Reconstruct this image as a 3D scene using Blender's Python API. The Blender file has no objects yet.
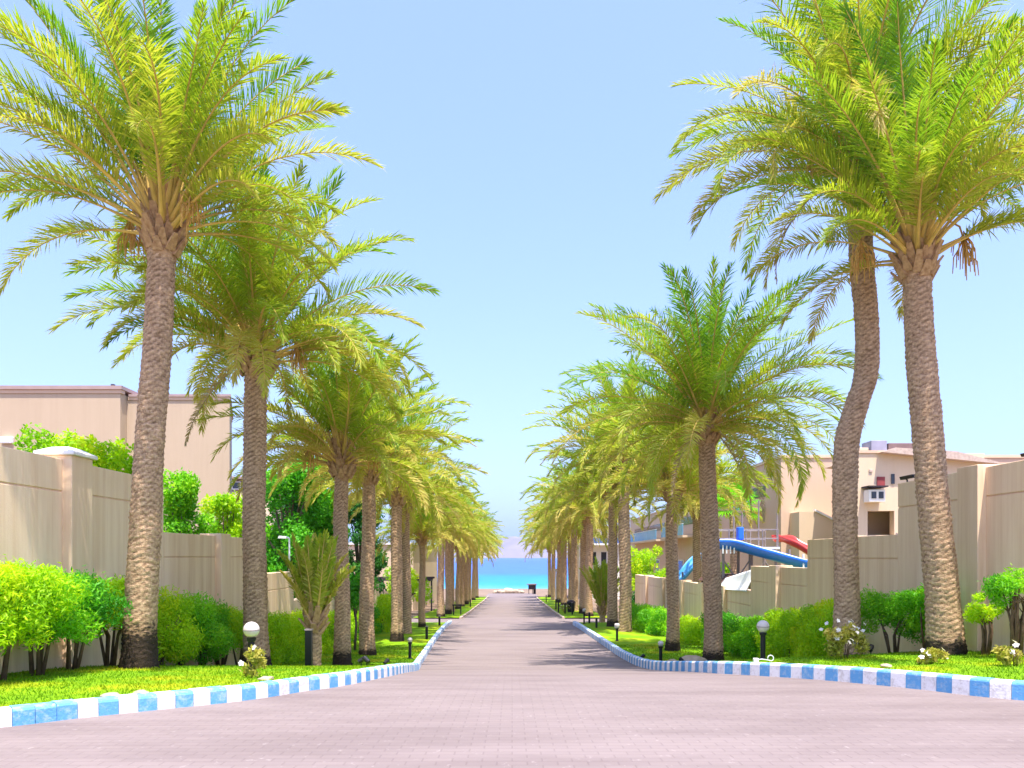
import bpy, math, random
import numpy as np
from mathutils import Vector, noise as mnoise

random.seed(7)
PI = math.pi
R = math.radians
sc = bpy.context.scene
COL = sc.collection
CAMZ = 1.6

# ------------------------------------------------------------------ materials
def new_mat(name):
    m = bpy.data.materials.new(name); m.use_nodes = True
    nt = m.node_tree; nt.nodes.clear()
    return m, nt

def N(nt, t, **kw):
    n = nt.nodes.new(t)
    for k, v in kw.items():
        if k.startswith('i_'):
            n.inputs[k[2:].replace('_', ' ')].default_value = v
        else:
            setattr(n, k, v)
    return n

def ramp(nt, fac, stops):
    r = nt.nodes.new('ShaderNodeValToRGB')
    e = r.color_ramp.elements
    while len(e) < len(stops): e.new(0.5)
    for el, (p, c) in zip(e, stops):
        el.position = p; el.color = (*c, 1) if len(c) == 3 else c
    if fac is not None: nt.links.new(fac, r.inputs[0])
    return r

def mixc(nt, fac, a, b, mode='MIX'):
    n = nt.nodes.new('ShaderNodeMix'); n.data_type = 'RGBA'; n.blend_type = mode
    for sock, v in ((n.inputs[0], fac), (n.inputs[6], a), (n.inputs[7], b)):
        if hasattr(v, 'links'): nt.links.new(v, sock)
        else: sock.default_value = v if not isinstance(v, tuple) else ((*v, 1) if len(v) == 3 else v)
    return n.outputs[2]

def mathn(nt, op, a, b=0.0, clamp=False):
    n = nt.nodes.new('ShaderNodeMath'); n.operation = op; n.use_clamp = clamp
    for s, v in ((n.inputs[0], a), (n.inputs[1], b)):
        if hasattr(v, 'links'): nt.links.new(v, s)
        else: s.default_value = v
    return n.outputs[0]

def coords(nt, scale=(1, 1, 1), kind='Object'):
    t = nt.nodes.new('ShaderNodeTexCoord'); mp = nt.nodes.new('ShaderNodeMapping')
    mp.inputs['Scale'].default_value = scale
    nt.links.new(t.outputs[kind], mp.inputs[0])
    return mp.outputs[0]

def world_pos(nt, scale=(1, 1, 1)):
    g = nt.nodes.new('ShaderNodeNewGeometry'); mp = nt.nodes.new('ShaderNodeMapping')
    mp.inputs['Scale'].default_value = scale
    nt.links.new(g.outputs['Position'], mp.inputs[0])
    return mp.outputs[0]

def noise(nt, vec, scale, detail=4, rough=0.55):
    n = nt.nodes.new('ShaderNodeTexNoise')
    n.inputs['Scale'].default_value = scale; n.inputs['Detail'].default_value = detail
    n.inputs['Roughness'].default_value = rough
    if vec is not None: nt.links.new(vec, n.inputs['Vector'])
    return n.outputs[0]

def finish(m, nt, col, rough=0.8, bump=None, bstr=0.3, bdist=0.02, spec=0.3, metal=0.0, transl=0.0, tcol=None):
    b = nt.nodes.new('ShaderNodeBsdfPrincipled'); o = nt.nodes.new('ShaderNodeOutputMaterial')
    if hasattr(col, 'links'): nt.links.new(col, b.inputs['Base Color'])
    else: b.inputs['Base Color'].default_value = (*col, 1)
    if hasattr(rough, 'links'): nt.links.new(rough, b.inputs['Roughness'])
    else: b.inputs['Roughness'].default_value = rough
    b.inputs['Specular IOR Level'].default_value = spec
    b.inputs['Metallic'].default_value = metal
    if bump is not None:
        bp = nt.nodes.new('ShaderNodeBump'); bp.inputs['Strength'].default_value = bstr
        bp.inputs['Distance'].default_value = bdist
        nt.links.new(bump, bp.inputs['Height']); nt.links.new(bp.outputs[0], b.inputs['Normal'])
    out = b.outputs[0]
    if transl > 0:
        t = nt.nodes.new('ShaderNodeBsdfTranslucent')
        tc = tcol if tcol is not None else col
        if hasattr(tc, 'links'): nt.links.new(tc, t.inputs[0])
        else: t.inputs[0].default_value = (*tc, 1)
        mx = nt.nodes.new('ShaderNodeMixShader'); mx.inputs[0].default_value = transl
        nt.links.new(b.outputs[0], mx.inputs[1]); nt.links.new(t.outputs[0], mx.inputs[2])
        out = mx.outputs[0]
    nt.links.new(out, o.inputs[0])
    return m

def plain(name, col, rough=0.6, var=0.15, scale=6, spec=0.3, bump=0.0, metal=0.0):
    m, nt = new_mat(name)
    v = coords(nt)
    n = noise(nt, v, scale, 5)
    lo = tuple(c * (1 - var) for c in col); hi = tuple(min(1, c * (1 + var)) for c in col)
    r = ramp(nt, n, [(0.3, lo), (0.7, hi)])
    fine = noise(nt, v, scale * 12, 3) if bump else None
    return finish(m, nt, r.outputs[0], rough, fine, bump, 0.01, spec, metal)

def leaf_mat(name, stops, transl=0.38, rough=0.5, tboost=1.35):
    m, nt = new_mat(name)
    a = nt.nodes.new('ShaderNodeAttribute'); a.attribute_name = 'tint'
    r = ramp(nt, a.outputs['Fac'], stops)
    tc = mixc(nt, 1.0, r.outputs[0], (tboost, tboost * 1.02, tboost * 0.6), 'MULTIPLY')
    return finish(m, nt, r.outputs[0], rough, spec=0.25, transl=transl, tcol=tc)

MAT = {}
# paving: pinkish concrete blocks
def mk_paving():
    m, nt = new_mat('paving')
    v = world_pos(nt)
    def bricks(c1, c2, mort):
        b = nt.nodes.new('ShaderNodeTexBrick')
        b.inputs['Color1'].default_value = (*c1, 1); b.inputs['Color2'].default_value = (*c2, 1)
        b.inputs['Mortar'].default_value = (*mort, 1)
        b.inputs['Scale'].default_value = 1.0; b.inputs['Brick Width'].default_value = 0.2
        b.inputs['Row Height'].default_value = 0.1; b.inputs['Mortar Size'].default_value = 0.006
        b.inputs['Mortar Smooth'].default_value = 0.3; b.inputs['Bias'].default_value = -0.1
        nt.links.new(v, b.inputs['Vector'])
        return b
    b = bricks((0.238, 0.187, 0.172), (0.219, 0.172, 0.160), (0.193, 0.149, 0.138))
    big = noise(nt, world_pos(nt, (1, 0.45, 1)), 0.55, 5, 0.6)
    c = mixc(nt, mathn(nt, 'MULTIPLY', big, 0.5), b.outputs['Color'], (0.228, 0.180, 0.167))
    stain = ramp(nt, noise(nt, world_pos(nt, (0.4, 1.6, 1)), 0.9, 6, 0.62), [(0.36, (0.80, 0.78, 0.78)), (0.58, (1.03, 1.03, 1.03))])
    c = mixc(nt, 0.85, c, stain.outputs[0], 'MULTIPLY')
    rows = ramp(nt, noise(nt, world_pos(nt, (0.05, 1, 1)), 2.2, 3, 0.7), [(0.33, (0.82, 0.79, 0.79)), (0.43, (1, 1, 1))])
    c = mixc(nt, 0.5, c, rows.outputs[0], 'MULTIPLY')
    fleck = ramp(nt, noise(nt, world_pos(nt, (1, 0.6, 1)), 14, 4, 0.7), [(0.62, (0, 0, 0)), (0.72, (1, 1, 1))])
    c = mixc(nt, mathn(nt, 'MULTIPLY', fleck.outputs[0], 0.45), c, (0.38, 0.32, 0.30))
    h = mathn(nt, 'SUBTRACT', mathn(nt, 'MULTIPLY', noise(nt, v, 60, 3), 0.35), b.outputs['Fac'])
    MAT['paving'] = finish(m, nt, c, 0.85, h, 0.5, 0.006, 0.2)
mk_paving()

def mk_stucco(name, base, streak, amount, fine=0.25, hi=None):
    m, nt = new_mat(name)
    st = noise(nt, world_pos(nt, (1.7, 1.7, 0.10)), 2.1, 6, 0.7)
    st2 = noise(nt, world_pos(nt, (9, 9, 0.22)), 2.0, 4, 0.6)
    blot = noise(nt, world_pos(nt), 0.7, 5, 0.6)
    s = mathn(nt, 'ADD', mathn(nt, 'MULTIPLY', st, 0.62), mathn(nt, 'ADD', mathn(nt, 'MULTIPLY', st2, 0.2), mathn(nt, 'MULTIPLY', blot, 0.2)))
    r = ramp(nt, s, [(0.42, (0, 0, 0)), (0.60, (1, 1, 1))])
    lite = hi or tuple(min(1, x * 1.10) for x in base)
    c = mixc(nt, mathn(nt, 'MULTIPLY', r.outputs[0], amount), base, streak)
    br = ramp(nt, blot, [(0.35, (0, 0, 0)), (0.7, (1, 1, 1))])
    c = mixc(nt, mathn(nt, 'MULTIPLY', br.outputs[0], 0.4), c, lite)
    f = noise(nt, world_pos(nt), 55, 4, 0.6)
    MAT[name] = finish(m, nt, c, 0.9, f, fine, 0.008, 0.15)
mk_stucco('wall_stucco', (0.95, 0.70, 0.48), (0.76, 0.485, 0.285), 0.85)
mk_stucco('villa_stucco', (0.66, 0.46, 0.32), (0.58, 0.39, 0.27), 0.35)
mk_stucco('house_stucco', (0.52, 0.39, 0.265), (0.46, 0.335, 0.225), 0.5)
mk_stucco('white_stucco', (0.86, 0.80, 0.72), (0.74, 0.66, 0.56), 0.3)
mk_stucco('cream_stucco', (0.70, 0.53, 0.36), (0.62, 0.45, 0.30), 0.35)

def mk_lawn():
    m, nt = new_mat('lawn')
    v = world_pos(nt)
    a = noise(nt, v, 0.8, 5, 0.6); b = noise(nt, v, 22, 4, 0.6)
    c1 = ramp(nt, a, [(0.30, (0.13, 0.28, 0.008)), (0.50, (0.20, 0.36, 0.008)), (0.66, (0.38, 0.40, 0.01))])
    c2 = ramp(nt, b, [(0.3, (0.55, 0.6, 0.5)), (0.65, (1.1, 1.1, 1.05))])
    c = mixc(nt, 0.8, c1.outputs[0], c2.outputs[0], 'MULTIPLY')
    MAT['lawn'] = finish(m, nt, c, 0.9, b, 0.6, 0.03, 0.1)
    m, nt = new_mat('grass_blades')
    at = nt.nodes.new('ShaderNodeAttribute'); at.attribute_name = 'tint'
    c1 = ramp(nt, noise(nt, world_pos(nt), 0.8, 5, 0.6), [(0.30, (0.13, 0.30, 0.008)), (0.50, (0.22, 0.40, 0.008)), (0.66, (0.44, 0.45, 0.012))])
    c2 = ramp(nt, at.outputs['Fac'], [(0, (0.65, 0.75, 0.6)), (1, (1.15, 1.1, 1.0))])
    c = mixc(nt, 1.0, c1.outputs[0], c2.outputs[0], 'MULTIPLY')
    MAT['grass'] = finish(m, nt, c, 0.6, spec=0.15, transl=0.4)
mk_lawn()

def mk_sand():
    m, nt = new_mat('sand')
    v = world_pos(nt)
    c = ramp(nt, noise(nt, v, 0.35, 6, 0.6), [(0.3, (0.19, 0.13, 0.09)), (0.7, (0.28, 0.20, 0.145))])
    MAT['sand'] = finish(m, nt, c.outputs[0], 0.95, noise(nt, v, 9, 5), 0.5, 0.05, 0.1)
mk_sand()

def mk_sea():
    m, nt = new_mat('sea_water')
    g = nt.nodes.new('ShaderNodeNewGeometry'); s = nt.nodes.new('ShaderNodeSeparateXYZ')
    nt.links.new(g.outputs['Position'], s.inputs[0])
    wob = mathn(nt, 'MULTIPLY', mathn(nt, 'SUBTRACT', noise(nt, world_pos(nt, (1, 1, 1)), 0.012, 4), 0.5), 60)
    y = mathn(nt, 'ADD', s.outputs[1], wob)
    f = mathn(nt, 'DIVIDE', mathn(nt, 'SUBTRACT', y, 180), 1000.0)
    c = ramp(nt, f, [(0.0, (0.10, 0.30, 0.42)), (0.03, (0.03, 0.24, 0.50)), (0.13, (0.03, 0.19, 0.54)), (0.17, (0.055, 0.14, 0.50)), (1.0, (0.055, 0.125, 0.47))])
    rip = noise(nt, world_pos(nt, (0.25, 0.05, 1)), 0.35, 5, 0.65)
    rr = ramp(nt, rip, [(0.35, (0.88, 0.9, 0.93)), (0.68, (1.1, 1.08, 1.06))])
    cc = mixc(nt, 0.8, c.outputs[0], rr.outputs[0], 'MULTIPLY')
    wv = noise(nt, world_pos(nt), 0.8, 6, 0.6)
    MAT['sea'] = finish(m, nt, cc, 0.5, wv, 0.6, 0.3, 0.12)
mk_sea()

def mk_mountain():
    m, nt = new_mat('mountain_rock')
    v = world_pos(nt, (1, 1, 2))
    c = ramp(nt, noise(nt, v, 0.004, 8, 0.65), [(0.3, (0.16, 0.12, 0.15)), (0.7, (0.27, 0.20, 0.22))])
    MAT['rock'] = finish(m, nt, c.outputs[0], 0.95, spec=0.1)
mk_mountain()

def mk_trunk():
    m, nt = new_mat('palm_bark')
    v = coords(nt, (1, 1, 1))
    n1 = noise(nt, coords(nt, (6, 6, 14)), 2.2, 6, 0.65)
    n2 = noise(nt, coords(nt, (14, 14, 5)), 3.0, 4, 0.6)
    c = ramp(nt, n1, [(0.28, (0.25, 0.155, 0.088)), (0.48, (0.52, 0.34, 0.20)), (0.72, (0.74, 0.52, 0.33))])
    c2 = ramp(nt, n2, [(0.35, (0.76, 0.72, 0.68)), (0.6, (1.08, 1.06, 1.04))])
    cc = mixc(nt, 0.8, c.outputs[0], c2.outputs[0], 'MULTIPLY')
    rel = nt.nodes.new('ShaderNodeAttribute'); rel.attribute_name = 'scar'
    cr = ramp(nt, rel.outputs['Fac'], [(0.0, (0.45, 0.42, 0.40)), (0.45, (0.95, 0.95, 0.95)), (1.0, (1.15, 1.13, 1.1))])
    cc = mixc(nt, 0.9, cc, cr.outputs[0], 'MULTIPLY')
    ch = nt.nodes.new('ShaderNodeAttribute'); ch.attribute_name = 'char'
    chn = mathn(nt, 'ADD', ch.outputs['Fac'], mathn(nt, 'MULTIPLY', mathn(nt, 'SUBTRACT', n1, 0.5), 2.2))
    chr_ = ramp(nt, chn, [(0.42, (0, 0, 0)), (0.75, (1, 1, 1))])
    cc = mixc(nt, mathn(nt, 'MULTIPLY', chr_.outputs[0], 0.93), cc, (0.016, 0.013, 0.012))
    MAT['bark'] = finish(m, nt, cc, 0.92, mathn(nt, 'ADD', n1, n2), 0.7, 0.03, 0.1)
    m, nt = new_mat('palm_boot')
    n1 = noise(nt, coords(nt, (5, 5, 5)), 3, 5, 0.6)
    c = ramp(nt, n1, [(0.3, (0.28, 0.15, 0.07)), (0.7, (0.56, 0.36, 0.19))])
    MAT['boot'] = finish(m, nt, c.outputs[0], 0.85, n1, 0.4, 0.02, 0.15)
mk_trunk()

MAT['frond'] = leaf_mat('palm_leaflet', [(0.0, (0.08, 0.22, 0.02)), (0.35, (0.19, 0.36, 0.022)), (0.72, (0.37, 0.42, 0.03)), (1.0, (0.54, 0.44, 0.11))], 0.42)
MAT['rachis'] = plain('palm_petiole', (0.60, 0.40, 0.10), 0.6, 0.25, 3)
MAT['dryfrond'] = leaf_mat('dry_leaflet', [(0.0, (0.36, 0.25, 0.12)), (1.0, (0.52, 0.40, 0.22))], 0.25)
MAT['dates'] = plain('date_stalk', (0.55, 0.32, 0.08), 0.7, 0.35, 14)
MAT['shrub'] = leaf_mat('shrub_leaf', [(0.0, (0.081, 0.312, 0.012)), (0.5, (0.189, 0.520, 0.012)), (1.0, (0.405, 0.660, 0.015))], 0.42)
MAT['lime'] = leaf_mat('lime_leaf', [(0.0, (0.189, 0.416, 0.008)), (0.5, (0.405, 0.650, 0.008)), (1.0, (0.600, 0.660, 0.01))], 0.45)
MAT['mid'] = leaf_mat('mid_leaf', [(0.0, (0.041, 0.221, 0.012)), (0.5, (0.095, 0.403, 0.018)), (1.0, (0.230, 0.572, 0.02))], 0.4)
MAT['dark'] = leaf_mat('dark_leaf', [(0.0, (0.015, 0.09, 0.015)), (0.5, (0.035, 0.17, 0.026)), (1.0, (0.09, 0.28, 0.035))], 0.34)
MAT['yellow'] = leaf_mat('yellow_leaf', [(0.0, (0.22, 0.26, 0.03)), (0.5, (0.42, 0.38, 0.06)), (1.0, (0.6, 0.5, 0.12))], 0.4)
MAT['petal'] = leaf_mat('white_petal', [(0.0, (0.75, 0.66, 0.62)), (1.0, (0.85, 0.80, 0.78))], 0.3)
MAT['stem'] = plain('shrub_stem', (0.14, 0.085, 0.05), 0.9, 0.35, 9, 0.1, 0.4)
MAT['woodtrunk'] = plain('tree_bark', (0.17, 0.12, 0.085), 0.9, 0.3, 7, 0.1, 0.5)
MAT['black'] = plain('black_paint', (0.012, 0.012, 0.014), 0.45, 0.2, 8)
def mk_globe():
    m, nt = new_mat('opal_globe')
    n = noise(nt, coords(nt), 5, 4)
    c = ramp(nt, n, [(0.35, (0.70, 0.60, 0.52)), (0.65, (0.84, 0.77, 0.70))])
    finish(m, nt, c.outputs[0], 0.3, spec=0.5, transl=0.25); MAT['globe'] = m
mk_globe()
def mk_paint(name, col, worn, amt=0.5):
    m, nt = new_mat(name)
    v = world_pos(nt)
    n = noise(nt, v, 16, 6, 0.7); n2 = noise(nt, v, 3.5, 4)
    r = ramp(nt, mathn(nt, 'ADD', mathn(nt, 'MULTIPLY', n, 0.7), mathn(nt, 'MULTIPLY', n2, 0.3)), [(0.50, (0, 0, 0)), (0.60, (1, 1, 1))])
    c = mixc(nt, mathn(nt, 'MULTIPLY', r.outputs[0], amt), col, worn)
    MAT[name] = finish(m, nt, c, 0.75, noise(nt, v, 40, 4), 0.5, 0.01, 0.25)
mk_paint('kerb_white', (0.86, 0.82, 0.79), (0.50, 0.44, 0.39), 0.55)
mk_paint('kerb_blue', (0.13, 0.36, 0.62), (0.36, 0.50, 0.62), 0.8)
MAT['edging'] = plain('edging_stone', (0.48, 0.37, 0.29), 0.9, 0.2, 6, 0.15, 0.4)
MAT['capwhite'] = plain('white_render', (0.82, 0.78, 0.74), 0.8, 0.06, 4)
MAT['rustband'] = plain('roof_trim', (0.40, 0.28, 0.25), 0.8, 0.1, 3)
MAT['stone'] = plain('pale_stone', (0.44, 0.34, 0.24), 0.9, 0.25, 7, 0.15, 0.6)
MAT['steel'] = plain('grey_steel', (0.26, 0.21, 0.20), 0.5, 0.2, 6, 0.4)
MAT['palesteel'] = plain('pale_steel', (0.72, 0.72, 0.72), 0.4, 0.08, 6, 0.5)
MAT['slideblue'] = plain('blue_fibreglass', (0.02, 0.15, 0.72), 0.3, 0.12, 2, 0.5)
MAT['slidecyan'] = plain('light_blue_fibreglass', (0.06, 0.34, 0.72), 0.3, 0.12, 2, 0.5)
MAT['slidered'] = plain('red_fibreglass', (0.66, 0.06, 0.05), 0.3, 0.12, 2, 0.5)
MAT['canvas'] = plain('white_canvas', (0.86, 0.85, 0.83), 0.8, 0.04, 3)
MAT['brownroof'] = plain('brown_awning', (0.11, 0.055, 0.04), 0.85, 0.3, 8)
MAT['tile'] = plain('pink_roof_tile', (0.56, 0.42, 0.34), 0.85, 0.18, 12, 0.2, 0.4)
MAT['glass'] = plain('dark_glass', (0.03, 0.035, 0.045), 0.15, 0.3, 2, 0.5)
MAT['blueglass'] = plain('blue_glass', (0.16, 0.42, 0.66), 0.25, 0.12, 2, 0.5)
MAT['bluerail'] = plain('blue_rail_panel', (0.10, 0.16, 0.36), 0.4, 0.2, 4)
MAT['redwood'] = plain('red_door', (0.30, 0.055, 0.05), 0.6, 0.15, 5)
MAT['darkwood'] = plain('dark_wood', (0.045, 0.03, 0.035), 0.7, 0.3, 8)
MAT['greybox'] = plain('grey_plant_box', (0.30, 0.29, 0.36), 0.6, 0.12, 3)
MAT['brownhouse'] = plain('brown_cladding', (0.20, 0.13, 0.12), 0.8, 0.2, 3)
MAT['hose'] = plain('white_hose', (0.75, 0.75, 0.76), 0.5, 0.1, 5)

# ------------------------------------------------------------------ mesh helpers
class MB:
    """collects shapes for one mesh"""
    def __init__(s): s.v = []; s.f = []; s.m = []
    def add(s, vs, fs, mi=0):
        o = len(s.v); s.v += [tuple(p) for p in vs]
        for f in fs: s.f.append(tuple(i + o for i in f)); s.m.append(mi)
    def box(s, x0, x1, y0, y1, z0, z1, mi=0):
        s.add([(x0,y0,z0),(x1,y0,z0),(x1,y1,z0),(x0,y1,z0),(x0,y0,z1),(x1,y0,z1),(x1,y1,z1),(x0,y1,z1)],
              [(0,3,2,1),(4,5,6,7),(0,1,5,4),(1,2,6,5),(2,3,7,6),(3,0,4,7)], mi)
    def tube(s, pts, rad, n=8, mi=0, cap=True):
        pts = [Vector(p) for p in pts]
        if not hasattr(rad, '__len__'): rad = [rad] * len(pts)
        vs = []; k = len(pts)
        ref = Vector((0.13, 0.99, 0.05))
        for i, p in enumerate(pts):
            t = (pts[min(i+1, k-1)] - pts[max(i-1, 0)]).normalized()
            if abs(t.dot(ref)) > 0.95: ref = Vector((1, 0, 0.1))
            a = t.cross(ref).normalized(); b = t.cross(a)
            for j in range(n):
                w = 2*PI*j/n
                vs.append(p + (a*math.cos(w) + b*math.sin(w)) * rad[i])
        fs = [(i*n+j, i*n+(j+1) % n, (i+1)*n+(j+1) % n, (i+1)*n+j) for i in range(k-1) for j in range(n)]
        if cap: fs += [tuple(range(n-1, -1, -1)), tuple((k-1)*n+j for j in range(n))]
        s.add(vs, fs, mi)
    def lathe(s, prof, n=20, c=(0, 0), mi=0):
        vs = []
        for r, z in prof:
            for j in range(n):
                w = 2*PI*j/n; vs.append((c[0]+r*math.cos(w), c[1]+r*math.sin(w), z))
        k = len(prof)
        fs = [(i*n+j, i*n+(j+1) % n, (i+1)*n+(j+1) % n, (i+1)*n+j) for i in range(k-1) for j in range(n)]
        fs += [tuple(range(n-1, -1, -1)), tuple((k-1)*n+j for j in range(n))]
        s.add(vs, fs, mi)
    def prism(s, poly, d0, d1, axis='y', mi=0):
        """poly in the two other axes, extruded along axis"""
        n = len(poly)
        mk = {'y': lambda p, d: (p[0], d, p[1]), 'x': lambda p, d: (d, p[0], p[1]), 'z': lambda p, d: (p[0], p[1], d)}[axis]
        vs = [mk(p, d0) for p in poly] + [mk(p, d1) for p in poly]
        fs = [tuple(range(n)), tuple(range(2*n-1, n-1, -1))] + [(i, i+n, (i+1) % n + n, (i+1) % n) for i in range(n)]
        s.add(vs, fs, mi)
    def build(s, name, mats, parent=None, smooth=False, loc=None, bevel=0):
        me = bpy.data.meshes.new(name)
        me.from_pydata(s.v, [], s.f)
        if not isinstance(mats, (list, tuple)): mats = [mats]
        for m in mats: me.materials.append(MAT[m])
        me.polygons.foreach_set('material_index', s.m)
        if smooth: me.polygons.foreach_set('use_smooth', [True]*len(s.f))
        import bmesh
        bm = bmesh.new(); bm.from_mesh(me); bmesh.ops.recalc_face_normals(bm, faces=bm.faces); bm.to_mesh(me); bm.free()
        return link(name, me, parent, loc, bevel)

def link(name, me, parent=None, loc=None, bevel=0):
    o = bpy.data.objects.new(name, me); COL.objects.link(o)
    if parent is not None: o.parent = parent
    if loc is not None: o.location = loc
    if bevel:
        b = o.modifiers.new('bevel', 'BEVEL'); b.width = bevel; b.segments = 2; b.limit_method = 'ANGLE'
    return o

def empty(name, loc, rz=0):
    o = bpy.data.objects.new(name, None); COL.objects.link(o)
    o.location = loc; o.rotation_euler = (0, 0, rz); o.empty_display_size = 0.3
    return o

def tag(o, label, cat, group=None, kind=None):
    o['label'] = label; o['category'] = cat
    if group: o['group'] = group
    if kind: o['kind'] = kind
    return o

def copy_tree(o, parent=None):
    c = o.copy(); COL.objects.link(c)
    if parent is not None: c.parent = parent
    for ch in list(o.children): copy_tree(ch, c)
    return c

def np_mesh(name, V, quads, tris, mats, qm=None, tm=None, attrs=None, smooth=False):
    me = bpy.data.meshes.new(name)
    V = np.asarray(V, np.float32); nq, nt_ = len(quads), len(tris)
    me.vertices.add(len(V)); me.vertices.foreach_set('co', V.ravel())
    loops = np.concatenate([np.asarray(quads, np.int32).reshape(-1), np.asarray(tris, np.int32).reshape(-1)])
    me.loops.add(len(loops)); me.loops.foreach_set('vertex_index', loops)
    me.polygons.add(nq + nt_)
    st = np.concatenate([np.arange(nq)*4, nq*4 + np.arange(nt_)*3]).astype(np.int32)
    me.polygons.foreach_set('loop_start', st)
    mi = np.concatenate([np.zeros(nq, np.int32) if qm is None else np.asarray(qm, np.int32), np.zeros(nt_, np.int32) if tm is None else np.asarray(tm, np.int32)])
    for m in mats: me.materials.append(MAT[m])
    me.polygons.foreach_set('material_index', mi)
    if smooth: me.polygons.foreach_set('use_smooth', np.ones(nq + nt_, bool))
    for k, a in (attrs or {}).items():
        at = me.attributes.new(k, 'FLOAT', 'POINT'); at.data.foreach_set('value', np.asarray(a, np.float32))
    me.update(calc_edges=True); me.validate()
    return me

def unit(a): return a / np.maximum(np.linalg.norm(a, axis=-1, keepdims=True), 1e-9)

# ------------------------------------------------------------------ terrain profile
_Y = np.array([-60, 0, 5, 8, 10, 12.7, 15.9, 18.3, 21.7, 26.5, 34.7, 52, 83, 110, 135, 190, 260, 400])
_H = np.array([1.1, 1.22, 1.35, 1.46, 1.6, 1.9, 2.35, 2.62, 2.82, 2.97, 3.18, 3.78, 4.64, 5.15, 5.7, 7.8, 11, 16])
_yy = np.linspace(-60, 400, 4601)
_hh = np.interp(_yy, _Y, _H)
_k = np.exp(-0.5*(np.arange(-25, 26)/9.0)**2); _k /= _k.sum()
_hs = np.convolve(np.pad(_hh, 25, mode='edge'), _k, mode='valid')
def G(y): return CAMZ - float(np.interp(y, _yy, _hs))
LK = np.array([(4.4,-12),(5.2,-6.5),(5.7,-5.1),(6.3,-4.2),(6.8,-3.75),(7.8,-2.75),(8.6,-2.35),(9.4,-2.0),(11,-1.78),(13,-1.76),(15.5,-1.9),(20,-2.3),(27.5,-2.7),(34.7,-2.95),(38.5,-3.0)])
RK = np.array([(5.6,12),(6.6,7.2),(7.8,5.25),(9,4.62),(10,4.2),(11.7,3.45),(12.7,3.2),(15.9,3.0),(18.3,3.0),(21.7,3.02),(26.5,3.02),(34,2.95),(37,2.9)])
WALL_L, WALL_R = -6.3, 7.2
def xl(y): return float(np.interp(y, LK[:,0], LK[:,1]))
def xr(y): return float(np.interp(y, RK[:,0], RK[:,1]))
def sm(a, b, t): t = min(1, max(0, (t-a)/(b-a))); return t*t*(3-2*t)
def lawn_z(x, y):
    z = G(y)
    und = 0.025*mnoise.noise(Vector((x*0.6, y*0.6, 0)))
    if x < 0:
        off = 0.125 - 0.07*sm(10, 16, y); d = max(0, xl(y) - x)
    else:
        off = 0.165 - 0.10*sm(12.5, 17, y); d = max(0, x - xr(y)); off += 0.05*d*(1 - sm(12, 17, y))
    return z + off + und*min(1, d*2)

# ------------------------------------------------------------------ setting
def grid_sheet(name, rows, mat, label, cat):
    """rows: list of lists of points"""
    nr, nc = len(rows), len(rows[0])
    V = [p for r in rows for p in r]
    Q = [(i*nc+j, i*nc+j+1, (i+1)*nc+j+1, (i+1)*nc+j) for i in range(nr-1) for j in range(nc-1)]
    me = np_mesh(name, V, Q, [], [mat], smooth=True)
    return tag(link(name, me), label, cat, kind='structure')

ys = list(np.linspace(-60, 12, 40)) + list(np.linspace(12.5, 60, 60)) + list(np.linspace(62, 200, 60)) + [220, 260, 330, 400]
xs = [-3000, -800, -250, -90, -40, -22, -14, -9, -5, 0, 5, 9, 14, 22, 40, 90, 250, 800, 3000]
ys = [-400.0] + ys
grid_sheet('ground', [[(x, y, G(max(-60, y)) - 0.035) for x in xs] for y in ys], 'sand', 'bare pale sandy ground around the gardens, falling to the beach', 'ground')

ry = list(np.linspace(-30, 10, 60)) + list(np.linspace(10.3, 40, 100)) + list(np.linspace(41, 108, 70))
def rhalf(y): return 30 if y < 6.6 else (6.0 if y < 12.5 else 3.3)
grid_sheet('road', [[(u*rhalf(y) if y > 6.6 else u*30, y, G(y)) for u in np.linspace(-1, 1, 9)] for y in ry], 'paving',
           'pinkish block paved lane running downhill between palms to the sea', 'road')
for s, nm in ((-1, 'left'), (1, 'right')):
    rows = []
    for y in np.linspace(38.3, 43.2, 10):
        rows.append([(s*x, y, G(y) + 0.006) for x in np.linspace(2.7, 13, 8)])
    grid_sheet('path', rows, 'paving', 'paved side path leaving the lane to the ' + nm + ' between the lawns', 'path')

def lawn_rows(side, y0, y1, n, edge, wall, zf, nx=16):
    rows = []
    for y in np.linspace(y0, y1, n):
        a = edge(y); rows.append([(a + (wall - a)*t, y, zf(a + (wall-a)*t, y)) for t in np.linspace(0, 1, nx)])
    return rows
grid_sheet('lawn', lawn_rows(-1, 5.0, 38.2, 140, lambda y: xl(y) - 0.1, -9.5, lawn_z, 22), 'lawn', 'bright green lawn strip behind the left striped kerb', 'lawn')
grid_sheet('lawn', lawn_rows(1, 6.3, 38.2, 140, lambda y: xr(y) + 0.1, 10.5, lawn_z, 22), 'lawn', 'bright green lawn strip behind the right striped kerb', 'lawn')
def far_z(x, y): return G(y) + 0.07
grid_sheet('lawn', lawn_rows(-1, 43.3, 92, 30, lambda y: -2.95, -5.6, far_z, 6), 'lawn', 'far green verge under the left palms past the side path', 'lawn')
grid_sheet('lawn', lawn_rows(1, 43.3, 92, 30, lambda y: 2.95, 5.6, far_z, 6), 'lawn', 'far green verge under the right palms past the side path', 'lawn')

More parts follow.
